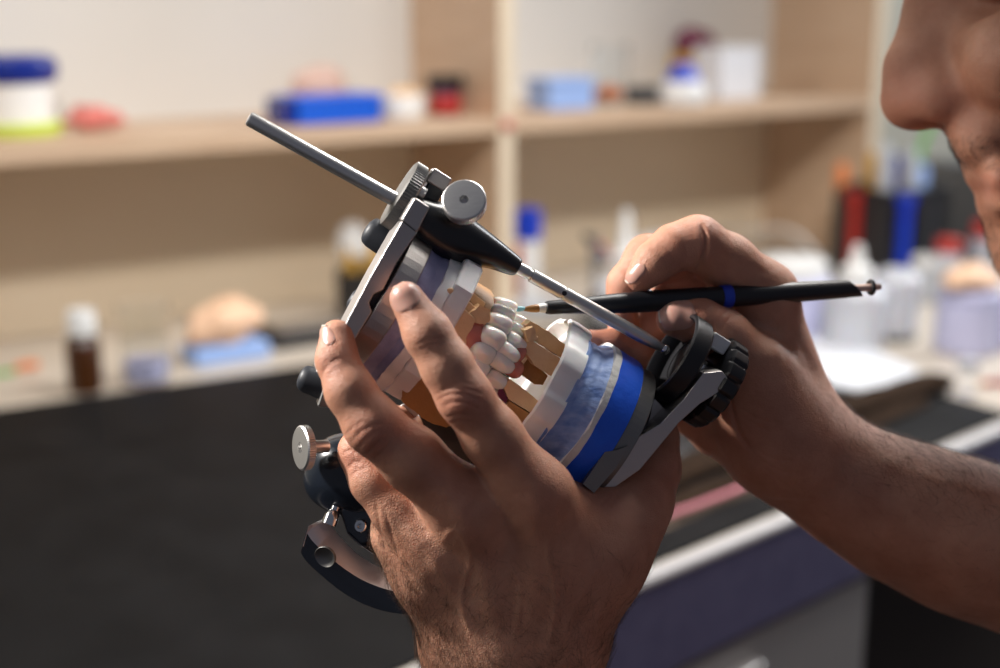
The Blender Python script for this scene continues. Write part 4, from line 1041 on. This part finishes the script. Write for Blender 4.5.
# right bay
p = on_shelf(559, .07); u = psz(p)
t = thing('small_blue_box', p, 'pale blue small cardboard box on the right hand shelf', 'box')
put('body', vbox(p, 54 * u, 40 * u, 24 * u), 'paleblue', t, True, bevel=.002)
put('lid', vbox(p + UP * 24 * u, 57 * u, 43 * u, 6 * u), 'paleblue', t, True, bevel=.002)
p = on_shelf(607, .09); u = psz(p)
t = thing('glass_jar', p, 'clear glass jar with orange bits in the bottom, right of the pale blue box', 'jar')
put('jar_wall', cyl(p, [(0, 16 * u), (1 * u, 18.5 * u), (54 * u, 18.5 * u), (56 * u, 19.5 * u), (58 * u, 19 * u), (56 * u, 17.4 * u), (3 * u, 17.2 * u), (2.4 * u, .1 * u)]), 'glass', t)
lump(p + UP * 3 * u, 11 * u, 'orange', 'contents', seed=5, parent=t, sc=(1.2, 1.2, .7), amp=.4)
p = on_shelf(642, .07)
t = thing('flat_tin', p, 'low dark grey tin on the shelf between the glass jar and the blue capped bottle', 'tin')
put('tin', cyl(p, [(0, 15 * u), (1 * u, 17 * u), (11 * u, 17 * u), (11.5 * u, 18 * u)]), 'grey', t)
put('lid', cyl(p, [(11.5 * u, 17.8 * u), (16 * u, 17.8 * u), (17 * u, 16 * u), (17 * u, .1 * u)]), 'dark', t)
p = on_shelf(679, .035); u = psz(p)
t = thing('blue_capped_bottle', p, 'short white bottle with a blue conical cap in front of the white box', 'bottle')
put('bottle_body', cyl(p, [(0, 19 * u), (2 * u, 23 * u), (16 * u, 23.5 * u), (22 * u, 20 * u), (25 * u, 12 * u)]), 'white', t)
put('cap', cyl(p, [(22 * u, 17 * u), (26 * u, 17 * u), (34 * u, 12 * u), (40 * u, 9 * u), (41 * u, .1 * u)]), 'plblue', t)
put('cap', cyl(p, [(0, 19.2 * u), (3 * u, 23.3 * u)]), 'plblue', t)
p = on_shelf(722, .09); u = psz(p)
t = thing('white_box', p, 'plain white cardboard box standing on the right shelf near the right upright', 'box')
put('carton', vbox(p, 52 * u, 40 * u, 49 * u), 'paper', t, False, bevel=.001)
put('lid_flap', vbox(p + UP * 49 * u, 53 * u, 41 * u, 1.5 * u), 'white', t, False, bevel=.0005)
lump(on_shelf(690, .165) + UP * 40 * u, 22 * u, 'burgundy', 'burgundy_ball', None, None, 2, sc=(1.2, .8, .6), amp=.3)
o = bpy.data.objects['burgundy_ball']; o.name = 'burgundy_cloth'; tag(o, 'burgundy cloth bundle peeping out above and behind the white box', 'cloth')
pp = on_shelf(688, .165)
tag(put('ochre_box', vbox(pp, 40 * u, 26 * u, 41 * u), 'yellow', None, True, bevel=.002), 'ochre box under the burgundy cloth, behind the blue capped bottle', 'box')

# ------------------------------------------------------------ things on the worktop
p = px_at(86, 391); u = psz(p)
t = thing('amber_bottle', p, 'brown glass bottle with a white screw cap on the worktop at the left', 'bottle')
put('glass_body', cyl(p, [(0, 14 * u), (2 * u, 17 * u), (48 * u, 17.2 * u), (54 * u, 15 * u), (58 * u, 10 * u), (62 * u, 9.5 * u)]), 'amber', t)
put('cap', lathe(p, UP, [(58 * u, 12.5 * u), (59 * u, 14 * u), (80 * u, 13.4 * u), (83 * u, 12 * u), (83 * u, .1 * u)], 80, lambda t_, i: 1 + .02 * math.sin(t_ * 30)), 'white', t)
p = px_at(147, 382); u = psz(p)
t = thing('glass_beaker', p, 'clear glass beaker with milky liquid on the worktop, right of the brown bottle', 'beaker')
put('beaker_glass', cyl(p, [(0, 20 * u), (1.5 * u, 23 * u), (74 * u, 24.5 * u), (78 * u, 26 * u), (77 * u, 23.5 * u), (4 * u, 21.5 * u), (3 * u, .1 * u)]), 'glass', t)
put('liquid', cyl(p, [(3.6 * u, 20.8 * u), (24 * u, 21.2 * u), (24.2 * u, .1 * u)]), 'milk_lav', t)
p = px_at(226, 358); u = psz(p)
t = thing('stone_model', p, 'peach coloured tooth model on a pale blue block on the worktop left of the hand', 'dental model')
put('blue_block', vbox(p, 78 * u, 44 * u, 17 * u), 'paleblue', t, True, bevel=.003)
lump(p + UP * 16 * u, 34 * u, 'castpink', 'tooth_arch', seed=6, parent=t, sc=(1.1, .75, .62), amp=.32)
p = px_at(308, 338); u = psz(p)
t = thing('instrument_tray', p, 'shallow dark tray with a shiny steel insert on the worktop behind the hand', 'tray')
put('tray', vbox(p, 96 * u, 62 * u, 13 * u), 'dark', t, True, bevel=.003)
put('steel_insert', vbox(p + UP * 13.2 * u, 72 * u, 42 * u, 2 * u), 'steel', t, True, bevel=.001)
p = px_at(362, 312); u = psz(p)
t = thing('instrument_pot', p, 'black pot holding ochre handled tools and a white brush behind the upper frame', 'pot')
put('pot', lathe(p, UP, [(0, 23 * u), (1 * u, 25 * u), (44 * u, 27 * u), (44 * u, 24 * u), (6 * u, 22 * u), (6 * u, .1 * u)], 6), 'dark', t)
for i, (dx, h, m, w) in enumerate(((-16, 70, 'yellow', 5), (-9, 64, 'yellow', 5), (-2, 74, 'yellow', 4.5), (6, 66, 'yellow', 5), (14, 72, 'yellow', 4.5), (19, 60, 'yellow', 4.5))):
    q = p + u1 * dx * u * .9 + u2 * (i % 3 - 1) * 8 * u
    o = put('wax_carver', lathe(q + UP * 8 * u, UP + u1 * dx * .002, [(0, w * u), ((h - 10) * u, w * u), ((h - 8) * u, w * .6 * u), (h * u, w * .5 * u)], 16), m, None)
    tag(o, 'ochre handled wax carver standing in the black pot behind the upper frame', 'tool', 'ochre carvers in the black pot')
q = p - u1 * 8 * u
t2 = thing('white_brush', q + UP * 8 * u, 'brush with a puffy white head standing in the black pot', 'brush')
put('brush_handle', lathe(q + UP * 8 * u, UP, [(0, 3 * u), (50 * u, 3.5 * u)], 16), 'yellow', t2)
put('brush_head', lathe(q + UP * 8 * u, UP, [(48 * u, 8 * u), (52 * u, 15 * u), (66 * u, 17 * u), (78 * u, 13 * u), (84 * u, 5 * u), (84.5 * u, .1 * u)], 24), 'white', t2)
# little thing at the left edge
p = px_at(16, 372); u = psz(p)
t = thing('spatula', p, 'small dark green spatula with an orange end lying at the left edge of the worktop', 'spatula')
put('blade', vbox(p - u1 * 14 * u, 26 * u, 9 * u, 3 * u), 'grass', t, True, bevel=.001)
put('handle', tube([p + UP * 4 * u, p + u1 * 12 * u + UP * 6 * u, p + u1 * 22 * u + UP * 4.5 * u], 4 * u), 'orange', t)
# blue capped glue stick
p = px_at(527, 300); u = psz(p)
t = thing('glue_stick', p, 'glue stick with a blue cap and red and white body behind the pin', 'glue stick')
put('stick_body', cyl(p, [(0, 11 * u), (1 * u, 12.5 * u), (62 * u, 12.5 * u)]), 'white', t)
V, F = [], []
for j, z in enumerate((4, 58)):
    for k in range(15):
        a = math.pi * (0.62 + .55 * k / 14) + math.atan2(u1.y, u1.x); V.append(p + UP * z * u + Vector((math.cos(a), math.sin(a), 0)) * 12.9 * u)
for k in range(14): F.append((k, k + 1, 15 + k + 1, 15 + k))
o = put('red_label', (V, F), 'red', t); s_ = o.modifiers.new('s', 'SOLIDIFY'); s_.thickness = .0004
put('cap', cyl(p, [(62 * u, 11 * u), (63 * u, 14 * u), (90 * u, 14 * u), (92 * u, 12 * u), (92 * u, .1 * u)]), 'plblue', t)
# grey mixing pad and steel stand
p = px_at(530, 303) - u2 * .05
tag(put('grey_dish', cyl(p - u1 * .01 - u2 * .0, [(0, 20 * u), (6 * u, 34 * u), (7 * u, 34 * u), (2 * u, 20 * u), (2 * u, .1 * u)]), 'lgrey'), 'shallow light grey dish in front of the glue stick', 'dish')
p = px_at(594, 318); u = psz(p)
t = thing('steel_stand', p, 'small steel clamp stand with two round knobs behind the brush', 'stand')
put('stand_base', cyl(p, [(0, 20 * u), (5 * u, 20 * u), (6 * u, 18 * u), (6 * u, .1 * u)]), 'grey', t)
put('stand_post', cyl(p, [(6 * u, 5 * u), (84 * u, 5 * u), (86 * u, .1 * u)], 20), 'chrome', t)
for z in (24, 66):
    put('round_knob', lathe(p + UP * z * u - u2 * 9 * u - u1 * 4 * u, -u2 - u1 * .3, [(0, 5 * u), (1 * u, 9 * u), (7 * u, 9 * u), (8 * u, 7 * u), (8 * u, .1 * u)], 24), 'chrome', t)
put('cross_arm', tube([p + UP * 78 * u, p + UP * 84 * u - u1 * 12 * u], 4 * u), 'dark', t)
put('cross_arm', tube([p + UP * 76 * u, p + UP * 60 * u + u1 * 16 * u], 5 * u), 'coral', t)
def nozzle_bottle(px, py, w, h, label, m='translucent', tip='white', nm='nozzle_bottle', nz=.3, grp=None):
    p = px_at(px, py); u = psz(p)
    t = thing(nm, p, label, 'bottle', grp)
    hb_ = h * (1 - nz)
    put('bottle_body', cyl(p, [(0, w * .42 * u), (2 * u, w * .5 * u), (hb_ * .86 * u, w * .5 * u), (hb_ * .95 * u, w * .42 * u), (hb_ * u, w * .24 * u)]), m, t)
    put('nozzle', cyl(p, [((hb_ - 1) * u, w * .26 * u), ((hb_ + h * nz * .35) * u, w * .26 * u), ((hb_ + h * nz * .5) * u, w * .13 * u), ((h - 1) * u, w * .07 * u), (h * u, .1 * u)], 28), tip, t)
    return t
nozzle_bottle(624, 320, 56, 112, 'white bottle with a tall pointed nozzle behind the index finger of the right hand', m='paper', nz=.62)
p = px_at(672, 300); u = psz(p)
t = thing('pale_blue_tub', p, 'pale blue tub on the worktop behind the right hand', 'tub')
put('tub_body', cyl(p, [(0, 30 * u), (2 * u, 34 * u), (50 * u, 36 * u), (51 * u, 34 * u), (50 * u, .1 * u)]), 'paleblue', t)
put('lid', cyl(p, [(51 * u, 38 * u), (60 * u, 38 * u), (62 * u, 34 * u), (62 * u, .1 * u)]), 'white', t)
p = px_at(790, 332); u = psz(p)
t = thing('lavender_tub', p, 'milky lavender plastic tub behind the tail of the brush', 'tub')
put('tub_body', cyl(p, [(0, 34 * u), (4 * u, 40 * u), (5 * u, 38 * u), (54 * u, 38 * u), (60 * u, 30 * u)]), 'milk_lav', t)
put('lid', cyl(p, [(58 * u, 33 * u), (72 * u, 33 * u), (74 * u, 30 * u), (74 * u, .1 * u)]), 'white', t)
nozzle_bottle(852, 348, 62, 105, 'large milky plastic bottle with a pointed white tip right behind the brush tail', nz=.36)
p = px_at(893, 338); u = psz(p)
t = thing('milky_jar', p, 'milky jar with a dark foot beside the large nozzle bottle', 'jar')
put('foot', cyl(p, [(0, 22 * u), (7 * u, 22 * u)]), 'dark', t)
put('jar_body', cyl(p, [(7 * u, 22 * u), (60 * u, 24 * u), (66 * u, 20 * u), (70 * u, 14 * u), (70 * u, .1 * u)]), 'translucent', t)
# paper and cloths
def sheet(pts, m, z0, th, name, label, cat, wav=.0):
    v, f = prism([px_at(x, y, DESK + z0) for x, y in pts], UP * th)
    return tag(put(name, (v, f), m, None, False, bevel=.0004), label, cat)
sheet([(742, 352), (812, 340), (872, 352), (918, 372), (912, 384), (856, 392), (818, 384), (770, 372)], 'paper', .0035, .003, 'paper_pad', 'blank white paper pad on the worktop beyond the right forearm', 'paper')
p = px_at(1000, 395, DESK)
def roll(pts, r, m, name, parent=None, n=16, fold=0.1, ztop=.6):
    P_ = [px_at(x, y) for x, y in pts]; from mathutils import noise
    P_ = [Vector(q) for q in spline([tuple(q) for q in P_], 10)]
    d = (P_[-1] - P_[0]).normalized(); s_ = Vector((-d.y, d.x, 0)); V, F = [], []
    for i, q in enumerate(P_):
        e = min(1, (i + 1) / 3, (len(P_) - i) / 3) ** .5
        for k in range(n):
            a = 2 * math.pi * k / n; c_ = math.copysign(abs(math.cos(a)) ** .75, math.cos(a)); z = math.copysign(abs(math.sin(a)) ** .75, math.sin(a))
            v = q + s_ * c_ * r * e + UP * (r * ztop * (1 + z * e)); v += noise.noise_vector(v * 60) * r * fold; v.z = max(v.z, DESK + .0036); V.append(v)
    for i in range(len(P_) - 1):
        for k in range(n): F.append((i * n + k, i * n + (k + 1) % n, (i + 1) * n + (k + 1) % n, (i + 1) * n + k))
    F.append(tuple(range(n))); F.append(tuple((len(P_) - 1) * n + k for k in range(n)))
    return put(name, (V, F), m, parent)
tw = thing('folded_towel', px_at(720, 490), 'folded brown terry towel with a pink trim lying on the mat between hand and forearm', 'towel')
roll([(600, 512), (660, 488), (720, 464), (790, 438), (860, 412), (945, 386)], .018, 'towel', 'towel_roll', tw, ztop=.42)
roll([(600, 540), (660, 515), (720, 490), (790, 460), (850, 436), (925, 404)], .011, 'towel', 'towel_fold', tw, ztop=.35)
roll([(600, 556), (660, 529), (720, 504), (780, 480), (840, 455)], .008, 'beige_t', 'towel_lining', tw, ztop=.25)
put('pink_trim', tube([Vector(q) for q in spline([tuple(px_at(x, y, DESK + .010)) for x, y in ((610, 538), (661, 518), (700, 504), (738, 489), (756, 479), (780, 470))], 6)], .0022, 8), 'pink', tw)
roll([(640, 470), (690, 452), (740, 436), (800, 416)], .016, 'dark', 'tool_pouch', None, ztop=.4)
tag(bpy.data.objects['tool_pouch'], 'dark rolled tool pouch lying behind the towel on the mat', 'pouch')
# tubing
tag(put('clear_hose', tube([Vector(q) for q in spline([tuple(px_at(700, 240) + UP * .02), tuple(px_at(740, 252) + UP * .03), tuple(px_at(785, 262) + UP * .045), tuple(px_at(815, 276) + UP * .03), tuple(px_at(835, 292) + UP * .004)], 10)], .0035, 10), 'white'), 'thin white hose looping over the worktop in front of the right upright', 'hose')
# crate of tools
p = px_at(886, 276) ; u = psz(p)
t = thing('tool_caddy', p, 'black mesh caddy packed with colourful tools on the worktop below the nose', 'caddy')
w_, d_, h_ = 84 * u, 70 * u, 92 * u
for a, b, ww, dd in ((0, -1, w_, 2.5 * u), (0, 1, w_, 2.5 * u), (-1, 0, 2.5 * u, d_), (1, 0, 2.5 * u, d_)):
    put('side_panel', vbox(p + u1 * a * w_ / 2 + u2 * b * d_ / 2, ww, dd, h_), 'dark', t, False, bevel=.001)
put('bottom', vbox(p, w_, d_, 3 * u), 'dark', t, False)
for q in (.3, .7): put('side_slot', vbox(p + u1 * (q - .5) * w_ - u2 * d_ * .53 + UP * 10 * u, 3 * u, 2 * u, 70 * u), 'grey', t, False)
tools = [(-30, 30, 124, 5, 'red', 'orange', 'red handled screwdriver', 'screwdriver'), (-18, -8, 116, 4.5, 'dark', 'orange', 'orange topped black marker', 'marker'), (-6, 20, 134, 4, 'yellow', 'yellow', 'ochre wooden stick', 'stick'),
         (6, -14, 140, 6, 'white', 'lgrey', 'white capped tube', 'tube'), (16, 14, 130, 5.5, 'plblue', 'navy', 'blue handled tool', 'tool'), (28, -4, 120, 6, 'plblue', 'paleblue', 'thick blue marker', 'marker'), (-26, -20, 150, 6, 'white', 'lgrey', 'tall white tube', 'tube')]
for dx, dy, h, r, m1, m2_, lb, ct in tools:
    q = p + u1 * dx * u + u2 * dy * u + UP * 4 * u
    h *= .88; tt = thing('upright_' + ct, q, lb + ' standing in the black tool caddy', ct)
    lean = UP + u1 * dx * .003
    put('shaft', lathe(q, lean, [(0, r * .6 * u), (h * .6 * u, r * .7 * u), (h * .62 * u, r * u)], 16), m1, tt)
    put('end_cap', lathe(q, lean, [(h * .62 * u, r * u), (h * .63 * u, r * 1.25 * u), (h * .95 * u, r * 1.2 * u), (h * u, r * .7 * u), (h * u, .1 * u)], 16), m2_, tt)
# red and blue bars hanging on the caddy front
for i, (dx, m, c_) in enumerate(((-22, 'red', 'red'), (20, 'plblue', 'blue'))):
    q = (p - u1 * (w_ / 2 + 5 * u) + u2 * 2 * u) if c_ == 'red' else (p + u1 * (-24) * u - u2 * (d_ / 2 + 5 * u))
    tag(put('hanging_file', join(vbox(q + UP * 12 * u, 12 * u, 6 * u, 66 * u), vbox(q + UP * 78 * u, 18 * u, 8 * u, 10 * u)), m, None, True, bevel=.001), c_ + ' handled file hooked on the front of the black caddy', 'file')
# green bendy stem
q = p + u1 * 34 * u + UP * 60 * u
tag(put('green_wire', tube([Vector(v) for v in spline([tuple(p + u1 * 26 * u + UP * 30 * u), tuple(p + u1 * 34 * u + UP * 110 * u), tuple(p + u1 * 52 * u + UP * 150 * u), tuple(p + u1 * 66 * u + UP * 176 * u)], 10)], .0045, 10), 'grass'), 'thick green bendy wire curving up out of the black caddy', 'wire')
# grey machine at the right and bits in front
p = px_at(1010, 262); u = psz(p)
t = thing('grey_machine', p, 'dark grey bench machine standing behind the bottles at the right, below the chin', 'machine')
put('housing', vbox(p + u2 * .05 + u1 * .02, 128 * u, 90 * u, 98 * u), 'grey', t, True, bevel=.006)
put('front_panel', vbox(p + u2 * .05 + u1 * .02 - u2 * 46 * u + UP * 12 * u, 100 * u, 3 * u, 62 * u), 'grey', t, True, bevel=.002)
def jar(px, py, w, h, m, lid, label, lidh=.2, nm='plastic_jar', cat='jar'):
    p = px_at(px, py); u = psz(p); t = thing(nm, p, label, cat)
    put('jar_body', cyl(p, [(0, w * .44 * u), (2 * u, w * .5 * u), (h * (1 - lidh) * .93 * u, w * .5 * u), (h * (1 - lidh) * u, w * .42 * u)]), m, t)
    put('lid', cyl(p, [(h * (1 - lidh) * u, w * .5 * u), (h * .97 * u, w * .5 * u), (h * u, w * .44 * u), (h * u, .1 * u)]), lid, t)
    return p, u, t
jar(945, 300, 26, 62, 'translucent', 'red', 'small milky bottle with a red cap in front of the grey machine', nm='red_capped_bottle', cat='bottle')
jar(988, 288, 40, 66, 'translucent', 'red', 'milky jar with a bright red lid at the right edge')
jar(965, 350, 62, 62, 'milk_lav', 'milk_lav', 'wide lavender plastic tub under the tan models at the right', .12, 'plastic_tub', 'tub')
jar(1004, 345, 48, 60, 'milk_lav', 'white', 'lavender plastic tub cut off by the right edge of the picture', .12, 'plastic_tub', 'tub')
jar(925, 300, 30, 44, 'lgrey', 'white', 'small grey pot standing between the caddy and the red capped bottle', .2, 'small_pot', 'pot')
jar(966, 394, 22, 36, 'glass', 'translucent', 'tiny clear vial standing near the corner of the mat', .3, 'glass_vial', 'vial')
p = px_at(965, 350); u = psz(p)
lump(p + UP * 62.3 * u, 24 * u, 'castpink', 'tan_model', 'tan tooth model resting on the wide lavender tub', 'dental model', 12, sc=(1.3, .9, .5), amp=.4)
p = px_at(975, 386); u = psz(p)
t = thing('red_pencil', p, 'thin red pencil lying on the worktop at the right edge', 'pencil')
q2 = px_at(1040, 384)
d = (q2 - p).normalized()
put('pencil_body', lathe(p + UP * 3.2 * u, d, [(8 * u, 3 * u), (70 * u, 3 * u)], 6), 'red', t)
put('pencil_point', lathe(p + UP * 3.2 * u, d, [(0, .2 * u), (8 * u, 3 * u)], 12), 'stone', t)
# scattered white clutter
for (x, y, w, h, m, lb) in ((716, 288, 44, 26, 'white', 'low white plastic dish beside the pale blue tub'), (752, 306, 40, 40, 'lgrey', 'light grey pot half hidden behind the right hand')):
    jar(x, y, w, h, m, 'white', lb, .15, 'small_pot', 'pot')

# ------------------------------------------------------------ face details, clothing and arm hair
def bl_h(V, F): return BVHTree.FromPolygons([tuple(v) for v in V], [tuple(int(i) for i in f) for f in F])
VhW = toworld(Vh); BH = bl_h(VhW, Fh)
for sgn in (-1, 1):
    e = put('eyeball', ellipsoid(C(1004, -34, HD + sgn * 78), UP * .0102, u1 * .0102, u2 * .0102), 'white', person)
shv = HB.new()
HB.cone(shv, nk + np.array((.02, .04, 0)), chest, .07, .118, .04); HB.cone(shv, shl + np.array((.005, 0, 0)), shr, .066, .066, .05); HB.cone(shv, chest, hip, .136, .146, .05)
HB.cone(shv, shl, shl * .55 + elb * .45, .064, .060, .03); HB.cone(shv, shr, shr * .55 + elr * .45, .066, .062, .03)
Vs, Fs = HB.mesh(shv); ns_ = normals(Vs, Fs)
if ((Vs - Vs.mean(0)) * ns_).sum() < 0: Fs = Fs[:, ::-1]
npmesh('shirt', toworld(Vs), Fs[:, ::-1], 'shirt', person)
def strands(name, V, F, n, mask, root_dir, ln, rad, m, seed, curl=.35, kindstuff=True):
    r_ = np.random.default_rng(seed); N = normals(V, F); idx = np.where(mask(V, N))[0]
    if len(idx) == 0: print('no strands', name); return
    pick = r_.choice(idx, n); VV, FF = [], []
    for i in pick:
        p = V[i] + r_.normal(0, .0004, 3); nn_ = N[i]; d = np.array(root_dir(V[i])) + r_.normal(0, .28, 3); d -= nn_ * (d @ nn_); d /= np.linalg.norm(d) + 1e-9
        L_ = ln * r_.uniform(.5, 1.2); s_ = np.cross(nn_, d); k0 = len(VV); cl = r_.normal(0, curl)
        for j in range(4):
            t_ = j / 3; c = p + d * L_ * t_ + nn_ * L_ * (.42 * t_ - .22 * t_ * t_) + s_ * L_ * cl * t_ * t_ - nn_ * .0002
            w_ = rad * (1 - .75 * t_); VV += [c + s_ * w_, c - s_ * w_ * .5 + nn_ * w_ * .87, c - s_ * w_ * .5 - nn_ * w_ * .87]
        for j in range(3):
            for q in range(3): FF.append((k0 + j * 3 + q, k0 + j * 3 + (q + 1) % 3, k0 + j * 3 + 3 + (q + 1) % 3, k0 + j * 3 + 3 + q))
    o = npmesh(name, toworld(np.array(VV)), np.array(FF), m, person)
    o['kind'] = 'stuff'; return o
def mL(V, N):
    P_ = proj(V); f = -(N * V / np.linalg.norm(V, axis=1)[:, None]).sum(1)
    pr = np.clip((P_[:, 1] - 530) / 130, 0, 1) ** 1.6 + np.clip(1 - (P_[:, 0] - (365 + (P_[:, 1] - 500) * .4)) / 50, 0, 1) * np.clip((P_[:, 1] - 500) / 60, 0, 1)
    return (P_[:, 1] > 520) & (P_[:, 1] < 720) & (f > -.3) & (RNG.random(len(V)) < pr * .8)
strands('arm_hair', VL, FL, 3800, mL, lambda p: (-.25, -.35, 0) if proj(p[None])[0, 0] > 500 else (-.2, .5, -.1), .0062, .000045, 'armhair', 5)
def mR(V, N):
    P_ = proj(V); pr = np.clip((P_[:, 0] - 815) / 60, 0, 1); up_ = -(N[:, 1]); return (P_[:, 0] > 810) & (P_[:, 0] < 1030) & (RNG.random(len(V)) < pr * np.clip(.25 + up_, .05, 1))
strands('arm_hair', VR, FR, 2600, mR, lambda p: (-.3, -.4, -.1), .0080, .000045, 'armhair', 6)

def mF(V, N):
    P_ = proj(V); return (P_[:, 0] > 948) & (P_[:, 0] < 1100) & (P_[:, 1] > 132) & (P_[:, 1] < 290) & (N[:, 2] < .5) & ~((P_[:, 0] < 1012) & (P_[:, 1] > 168) & (P_[:, 1] < 214))
strands('stubble', Vh, Fh, 2600, mF, lambda p: (-.3, .6, 0), .0035, .00007, 'hair', 7)
def mB(V, N):
    P_ = proj(V); return (P_[:, 0] > 930) & (P_[:, 0] < 1060) & (P_[:, 1] > -105 + (P_[:, 0] - 930) * -.1) & (P_[:, 1] < -70 + (P_[:, 0] - 930) * -.1) & (N[:, 0] < .2)
strands('eyebrow', Vh, Fh, 500, mB, lambda p: (.6, -.5, 0), .009, .0001, 'hair', 8)
# hair: a cap over the skull
hf = HH.new()
hc(hf, [(1158, -130, HD, 194), (1205, -112, HD, 200)], .03)
hc(hf, [(1060, -215, HD, 95), (1200, -200, HD, 120)], .03)
HH.ell(hf, cm(1010, 60, HD), [(.085, -.03, 0), (.03, .085, 0), (0, 0, .2)], .02, True)
Vc, Fc_ = HH.mesh(hf); nc_ = normals(Vc, Fc_)
from mathutils import noise as _nz
Vc = Vc + nc_ * np.array([_nz.noise(Vector(v) * 160) * .0025 for v in Vc])[:, None]
if ((Vc - Vc.mean(0)) * nc_).sum() < 0: Fc_ = Fc_[:, ::-1]
npmesh('hair', toworld(Vc), Fc_[:, ::-1], 'hair', person)
